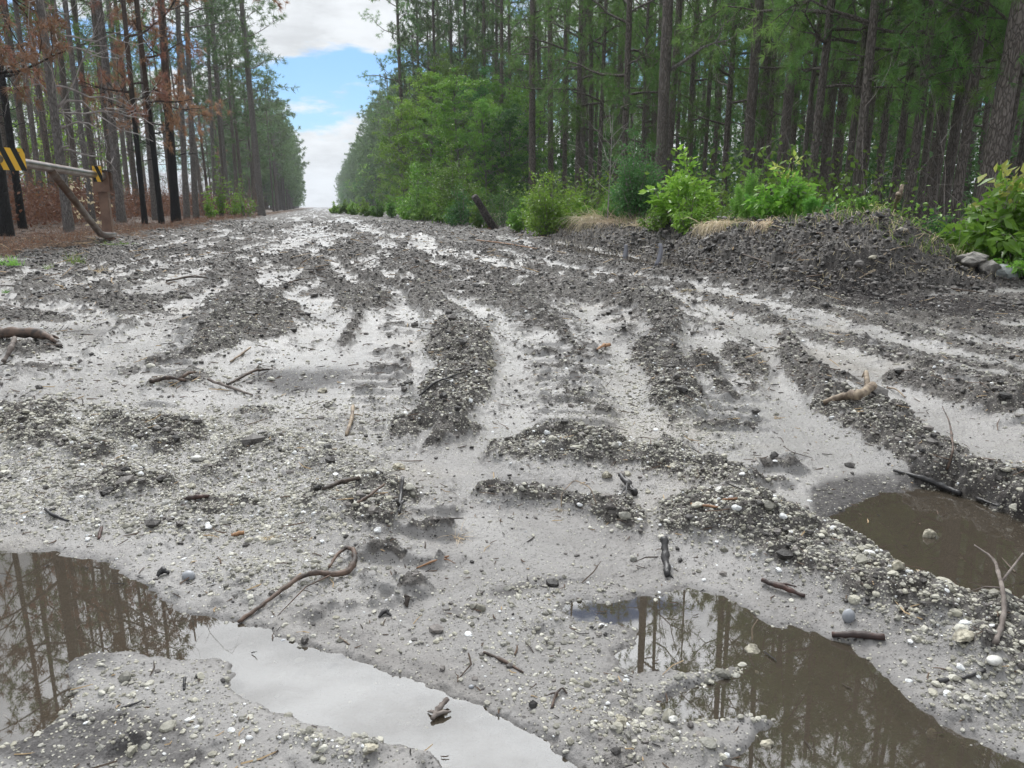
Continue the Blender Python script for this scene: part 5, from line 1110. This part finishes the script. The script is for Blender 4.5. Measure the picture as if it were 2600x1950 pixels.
stick('crossed pale sticks on the face of the mud pile', [(1845, 612, 2), (1870, 600, 5), (1890, 590, 4)], (1.5, 1.8, 1.2), 'pale', ((.5, 1845, 590, 4, 1.2),))
stick('pale dead stem bending over the mud pile face', [(1890, 572, 2), (1925, 548, 7), (1965, 535, 3)], (1.8, 1.8, 1.2), 'pale')
stick('black splintered bark shards standing in the dark clods left of centre', [(862, 1112, 0), (866, 1088, 10), (872, 1062, 30)], (6, 7, 4), 'char', ((.3, 880, 1100, 20, 4), (.3, 850, 1105, 22, 4)), 'bark_shards', 'bark')
stick('brown stick slanting into the dark clods left of centre', [(770, 1092, 2), (800, 1080, 8), (832, 1062, 16)], (3.5, 4, 3), 'brown')
stick('dark flat bark strip on the gravel slope left of centre', [(700, 1062, 3), (735, 1050, 5), (775, 1040, 5)], (5, 7, 5), 'dark', k=5)
stick('black curled leaf-like bark scrap on the sand above the pale puddle', [(818, 1335, 1), (832, 1326, 3), (845, 1332, 1)], (3, 7, 3), 'char', k=5)
stick('dark upright bark flake left of the sandy middle', [(878, 1312, 0), (880, 1296, 6)], (5, 8), 'dark', k=5)
stick('dark curved bark chip on the sand left of the looped root', [(340, 1248, 1), (352, 1240, 5), (365, 1242, 1)], (4, 8, 4), 'char', k=6)
stick('thin black twig lying in the lower left mud', [(262, 1530, 1), (285, 1525, 1), (308, 1515, 1)], (1.5, 2.2, 1.5), 'char')
stick('small black shard upright in the lower left mud', [(398, 1492, 0), (400, 1474, 8)], (3, 4), 'char', k=5)
stick('brown curled root scrap on the gravel at bottom right of centre', [(1192, 1530, 0), (1200, 1505, 6), (1215, 1490, 4), (1225, 1500, 1)], (2.5, 3, 3, 2), 'brown', ((.4, 1180, 1505, 2, 2),))
# log at the left edge
o = stick('broken log with splintered yellow end jutting in from the left edge', [(-160, 742, 6), (-60, 740, 8), (20, 738, 10), (90, 738, 8), (118, 742, 4)], (13, 13, 12, 10, 3), 'brown', ((.98, 135, 752, 0, 4), (.9, 128, 738, 6, 4)), 'log', 'log', 12)
stick('bent root stub below the broken log at the left edge', [(8, 785, 0), (25, 770, 10), (35, 752, 16)], (5, 6, 5), 'grey')
# leaning log over the berm
def leaning_log():
    x, y = hit(1078, 465, 18.6); b = np.array([x, y, gz(x, y)-.1]); t = raymeet(1024, 424, b[0], b[1]-.3, 0, 1); s = pscale(b); P = np.linspace(b, t, 9); P[4:, 2] += np.array([0, .01, .02, .02, .0]); g = np.random.default_rng(3)
    mb = MB(); V, F3, F4 = tube(P-b, np.linspace(9.5, 7.0, 9)*s*(1+g.normal(0, .05, 9)), 12); mb.add(V, F3, F4)
    e = link('leaning_log', None, None, 'dark broken log leaning up out of the berm beside the road', 'log', loc=tuple(b)); link('log_body', mb.mesh('log_body', [LOGB], True), e)
    V, F = stone_shape(3, 88); cm = mkmesh('root_clod', V*np.array([.16, .14, .16])+np.array([-.28, -.12, .12]), F, None, False, None, [CLODB]); link('root_clod', cm, e)
LOGB = bark_mat('log_bark', (.13, .105, .10), (.035, .03, .028)); CLODB = plain('red_clod', (.12, .06, .04), .8, c2=(.05, .035, .03), sc=20, bm=.01)
leaning_log()
# grey rocks at the right end of the mud pile and single stones
ROCK = plain('grey_rock', (.30, .32, .31), .75, c2=(.16, .165, .16), sc=14, bm=.008, bsc=25)
ROCKC = plain('muddy_rock', (.30, .28, .25), .8, c2=(.13, .12, .11), sc=12, bm=.01, bsc=25)
STW = plain('white_stone', (.62, .61, .57), .5, c2=(.42, .41, .38), sc=60, bm=.0006, bsc=200)
STG = plain('grey_stone', (.34, .35, .37), .4, c2=(.25, .26, .28), sc=50)
STC = plain('cream_stone', (.46, .425, .33), .65, c2=(.17, .155, .12), sc=90, bm=.0025, bsc=110)
def rock(u, v, wpx, hpx, mat, label, seed, name='rock', cat='rock', sink=.25, group=None, round_=False):
    p = GP(u, v); s = pscale(p); V, F = IC[3] if round_ else stone_shape(3, seed); V = V.copy(); V[:, 2] *= 1; V = V/np.abs(V).max(0)
    V *= 1+(.06 if round_ else .38)*(fbm(V[:, 0]*2.3+seed, V[:, 1]*2.3+V[:, 2]*1.9, 4, seed, .65)-.5)[:, None]*2; wpx *= .86; hpx *= .86; V = V*np.array([wpx/2*s, wpx/2*s*.8, hpx/2*s]); p[2] = max(p[2], WL-.004)+hpx/2*s*(1-2*sink)
    return link(name, mkmesh(name, V, F, None, round_, None, [mat]), None, label, cat, group, None, tuple(p), (0, 0, rnd(-.4, .4)))
rock(2075, 545, 55, 44, ROCK, 'upper pale blue-grey rock at the right end of the mud pile', 1)
rock(2105, 572, 75, 34, ROCKC, 'mud-caked slab overhanging at the right end of the mud pile', 2)
rock(2172, 600, 58, 36, ROCK, 'lowest blue-grey rock beside the large glossy bush', 3)
rock(2135, 590, 50, 34, ROCKC, 'muddy rock between the overhanging slab and the lowest grey rock', 4)
rock(2092, 520, 40, 26, ROCKC, 'small muddy rock behind the upper pale blue-grey rock', 5)
rock(1945, 505, 30, 16, ROCKC, 'pale lump of earth near the crest of the mud pile', 6)
rock(1885, 560, 22, 12, STC, 'small pale stone set in the face of the mud pile', 7)
ST = 'larger stones in the gravel'
for i, (u, v, w_, h, m, lab, rd) in enumerate([
    (1832, 1340, 28, 34, STG, 'smooth rounded grey pebble below the gravel ridge at right', 1), (408, 1250, 30, 24, STG, 'pale grey pebble in the gravel left of the looped root', 1),
    (1622, 1432, 38, 26, STC, 'cream stone with a stalk standing in the lower right puddle', 0), (695, 848, 26, 14, STC, 'rounded cream stone at the edge of the dark wet hollow', 0),
    (2148, 1432, 34, 18, STW, 'flat white oval stone near the right edge', 1), (2080, 1385, 50, 28, STC, 'large rough pale stone on the end of the gravel ridge', 0),
    (862, 1012, 34, 16, STC, 'oval cream stone on the gravel slope', 0), (430, 992, 34, 14, STW, 'flat whitish stone high on the left gravel field', 0),
    (360, 1090, 24, 18, STW, 'white stone at the lower left of the gravel field', 0), (1552, 1062, 22, 16, STW, 'white stone on the gravel crest right of the charred stub', 0),
    (1940, 1230, 34, 28, STC, 'blocky pale stone at the shore of the right puddle', 0), (2000, 1180, 30, 26, STC, 'pale stone on top of the gravel beside the right puddle', 0),
    (1340, 1565, 36, 26, STC, 'pitted pale stone at the bottom right of centre', 0), (1655, 1640, 30, 24, STC, 'wet cream pebble in the brown puddle at the bottom', 0),
    (1455, 1560, 22, 18, STW, 'bright oval stone between the two bottom puddles', 0), (800, 1622, 40, 22, STC, 'pale stone with black shard at the bottom left of centre', 0),
    (1310, 1030, 26, 18, STC, 'cream stone in the middle gravel ridge', 0), (1060, 790, 26, 20, STC, 'cream stone on the right flank of the central mound', 0),
    (950, 1570, 26, 20, STC, 'stone wedged in the bark cluster in the pale puddle', 0)]):
    rock(u, v, w_, h, m, lab, 40+i, 'stone', 'stone', .2, ST, bool(rd))
stick('pale stalk growing up from the cream stone in the lower right puddle', [(1622, 1420, 6), (1620, 1418, 30), (1630, 1418, 48)], (2, 2, 1.2), 'pale', k=5)
stick('bundle of bark splinters half sunk in the pale puddle', [(935, 1590, 0), (950, 1572, 6), (968, 1552, 8)], (5, 8, 6), 'grey', ((.2, 975, 1575, 6, 5), (.3, 925, 1570, 2, 4)), 'bark_shards', 'bark')
for i, (u, v, w_, h) in enumerate([(893, 1575, 12, 8), (905, 1592, 10, 7), (915, 1560, 8, 6), (922, 1602, 16, 12), (882, 1590, 10, 6), (905, 1582, 8, 6)]): rock(u, v, w_, h, STC, 'one of the small round pebbles breaking the surface beside the bark bundle', 70+i, 'pebble', 'pebble', .3, 'pebbles in the pale puddle')
for i, (u, v, w_, h) in enumerate([(612, 1386, 14, 8), (543, 1416, 12, 7), (650, 1450, 24, 6), (690, 1484, 6, 5), (1018, 1485, 12, 9), (600, 1532, 12, 7)]): rock(u, v, w_, h, STG, 'small wet pebble poking out of the pale puddle away from the bark bundle', 80+i, 'pebble', 'pebble', .3, 'lone pebbles in the pale puddle', True)
# two smooth pale grey slivers in the ditch, substance unknown
def sliver(u, v0, v1, bend, label, wp):
    p = GP(u, v1); s = pscale(p); mb = MB(); n = 8; t = np.linspace(0, 1, n); H = (v1-v0)*s; ctr = np.c_[bend*s*np.sin(t*2.2)*1.0, t*.02, t*H]; w_ = wp*s*(1-.35*t)
    a = np.c_[ctr[:, 0]-w_, ctr[:, 1], ctr[:, 2]]; b = np.c_[ctr[:, 0]+w_, ctr[:, 1], ctr[:, 2]]; th = .006; c = a+[0, th, 0]; d = b+[0, th, 0]; V = np.r_[a, b, d, c]; F = []
    for i in range(n-1):
        for q, r_ in ((0, 1), (1, 2), (2, 3), (3, 0)): F.append([q*n+i, r_*n+i, r_*n+i+1, q*n+i+1])
    F += [[0, 3*n, 2*n, n], [n-1, 2*n-1, 3*n-1, 4*n-1]]
    mb.add(V, None, F); return link('grey_sliver', mb.mesh('grey_sliver', [SLIVM], True), None, label, 'plastic scrap', None, None, tuple(p-np.array([0, 0, .01])))
SLIVM = plain('dull_grey', (.22, .22, .25), .35)
sliver(1350, 528, 556, 3, 'short pale grey sliver standing in the ditch water, left of two', 6)
sliver(1418, 532, 578, 10, 'taller curved pale grey sliver standing in the ditch, right of two', 6)
# pale bare sapling left of the thick scaly pine
g_ = np.random.default_rng(12); x, y = hit(1312, 470, 14.0); mbs = MB(); mb2 = MB(); z0 = gz(x, y)
V, F3, F4 = tube([(0, 0, -.1), (.03, 0, 1.0), (.06, .02, 1.9)], [.014, .010, .003], 5); mbs.add(V, F3, F4)
for k in range(13): limb(mb2, (.02, 0, .45+.10*k), (math.cos(k*2.4), math.sin(k*2.4), .9), .9-.03*k, .006, 1, g_, [], .1, .02, 3, 0, 4)
e = link('bare_sapling', None, None, 'pale leafless sapling with upswept twigs left of the thick scaly pine', 'sapling', loc=(x, y, z0)); link('stem', mbs.mesh('stem', [TWIGL]), e); link('branches', mb2.mesh('branches', [TWIGL]), e)

def berm_pt(g):
    y = 4.6+14*g.uniform(0, 1)**1.5; return (np.interp(y, BY, BX)+g.uniform(.1, 2.0), y, 1)
field('root_fibres', 'fine dry roots and straw poking out of the dark mud bank', 'roots', 4200, berm_pt, .10, .0015, STRAW, 41, 1.2, 1, .6)

def bermtop(g):
    y = 4.9+30*g.uniform(0, 1)**1.7; return (np.interp(y, BY, BX)+g.uniform(.85, 2.3), y, .8+y*.04)
field('bank_weeds', 'mixed thin grass and weeds along the top of the mud bank', 'weeds', 2600, bermtop, .17, .003, GRASSM, 42, .55, 2, .3)
field('bank_straw', 'scattered dry grass blades along the top of the mud bank', 'dry grass', 1500, bermtop, .16, .0028, STRAW, 43, .8, 2, .5)
twig_field('bank_twigs', 'dead weed stems standing along the top of the mud bank', 60, lambda g: (lambda p: (p[0]+.4, p[1], .6))(bermtop(g)), .5, .003, TWIG, 44, 2)
leafcloud('bank_greenery', 'low mixed leaves creeping over the back of the mud bank', 9000, lambda g: (lambda y: (np.interp(y, BY, BX)+g.uniform(1.5, 3.0), y, 1))(6+26*g.uniform(0, 1)**1.4), .05, .22, LEAFG, 45, 12, .09)

leafcloud('deep_thicket', 'dim green thicket closing the back of the plantation', 26000, lambda g: (lambda a, d: (d*math.sin(a), d*math.cos(a), 1))(R(g.uniform(12, 60)), g.uniform(38, 60)), .34, 3.6, LEAFD, 46, 40, .8)
leafcloud('scorched_brush', 'low red-brown scorched brush behind the gate', 60000, lambda g: (lambda y: (ledge(y)+.2-8*g.uniform(0, 1)**1.3, y, 1))(14+44*g.uniform(0, 1)**1.5), .085, .95, BRN, 47, 12, .15)
twig_field('scorched_stems', 'thin dark stems standing in the scorched brush behind the gate', 700, lambda g: (lambda y: (ledge(y)+.3-10*g.uniform(0, 1), y, .7))(12+18*g.uniform(0, 1)**1.2), .9, .004, TWIGB, 48, 2)

# ------------------------------------------------------------------ thin summer haze over the long road
def haze():
    import bmesh
    b = bmesh.new(); bmesh.ops.create_cube(b, size=1); bmesh.ops.scale(b, vec=(1100, 1100, 32), verts=b.verts); bmesh.ops.translate(b, vec=(0, 300, 14), verts=b.verts)
    m = bpy.data.materials.new('haze_air'); m.use_nodes = True; nt = m.node_tree; nt.nodes.clear(); o = N(nt, 'ShaderNodeOutputMaterial'); v = N(nt, 'ShaderNodeVolumePrincipled')
    v.inputs['Color'].default_value = (.86, .92, 1, 1); v.inputs['Density'].default_value = .00055; v.inputs['Anisotropy'].default_value = .2; L(nt, v.outputs[0], o.inputs['Volume'])
    bmlink('haze', b, m, kind='stuff', label='thin pale haze over the far end of the road', cat='haze')
haze()
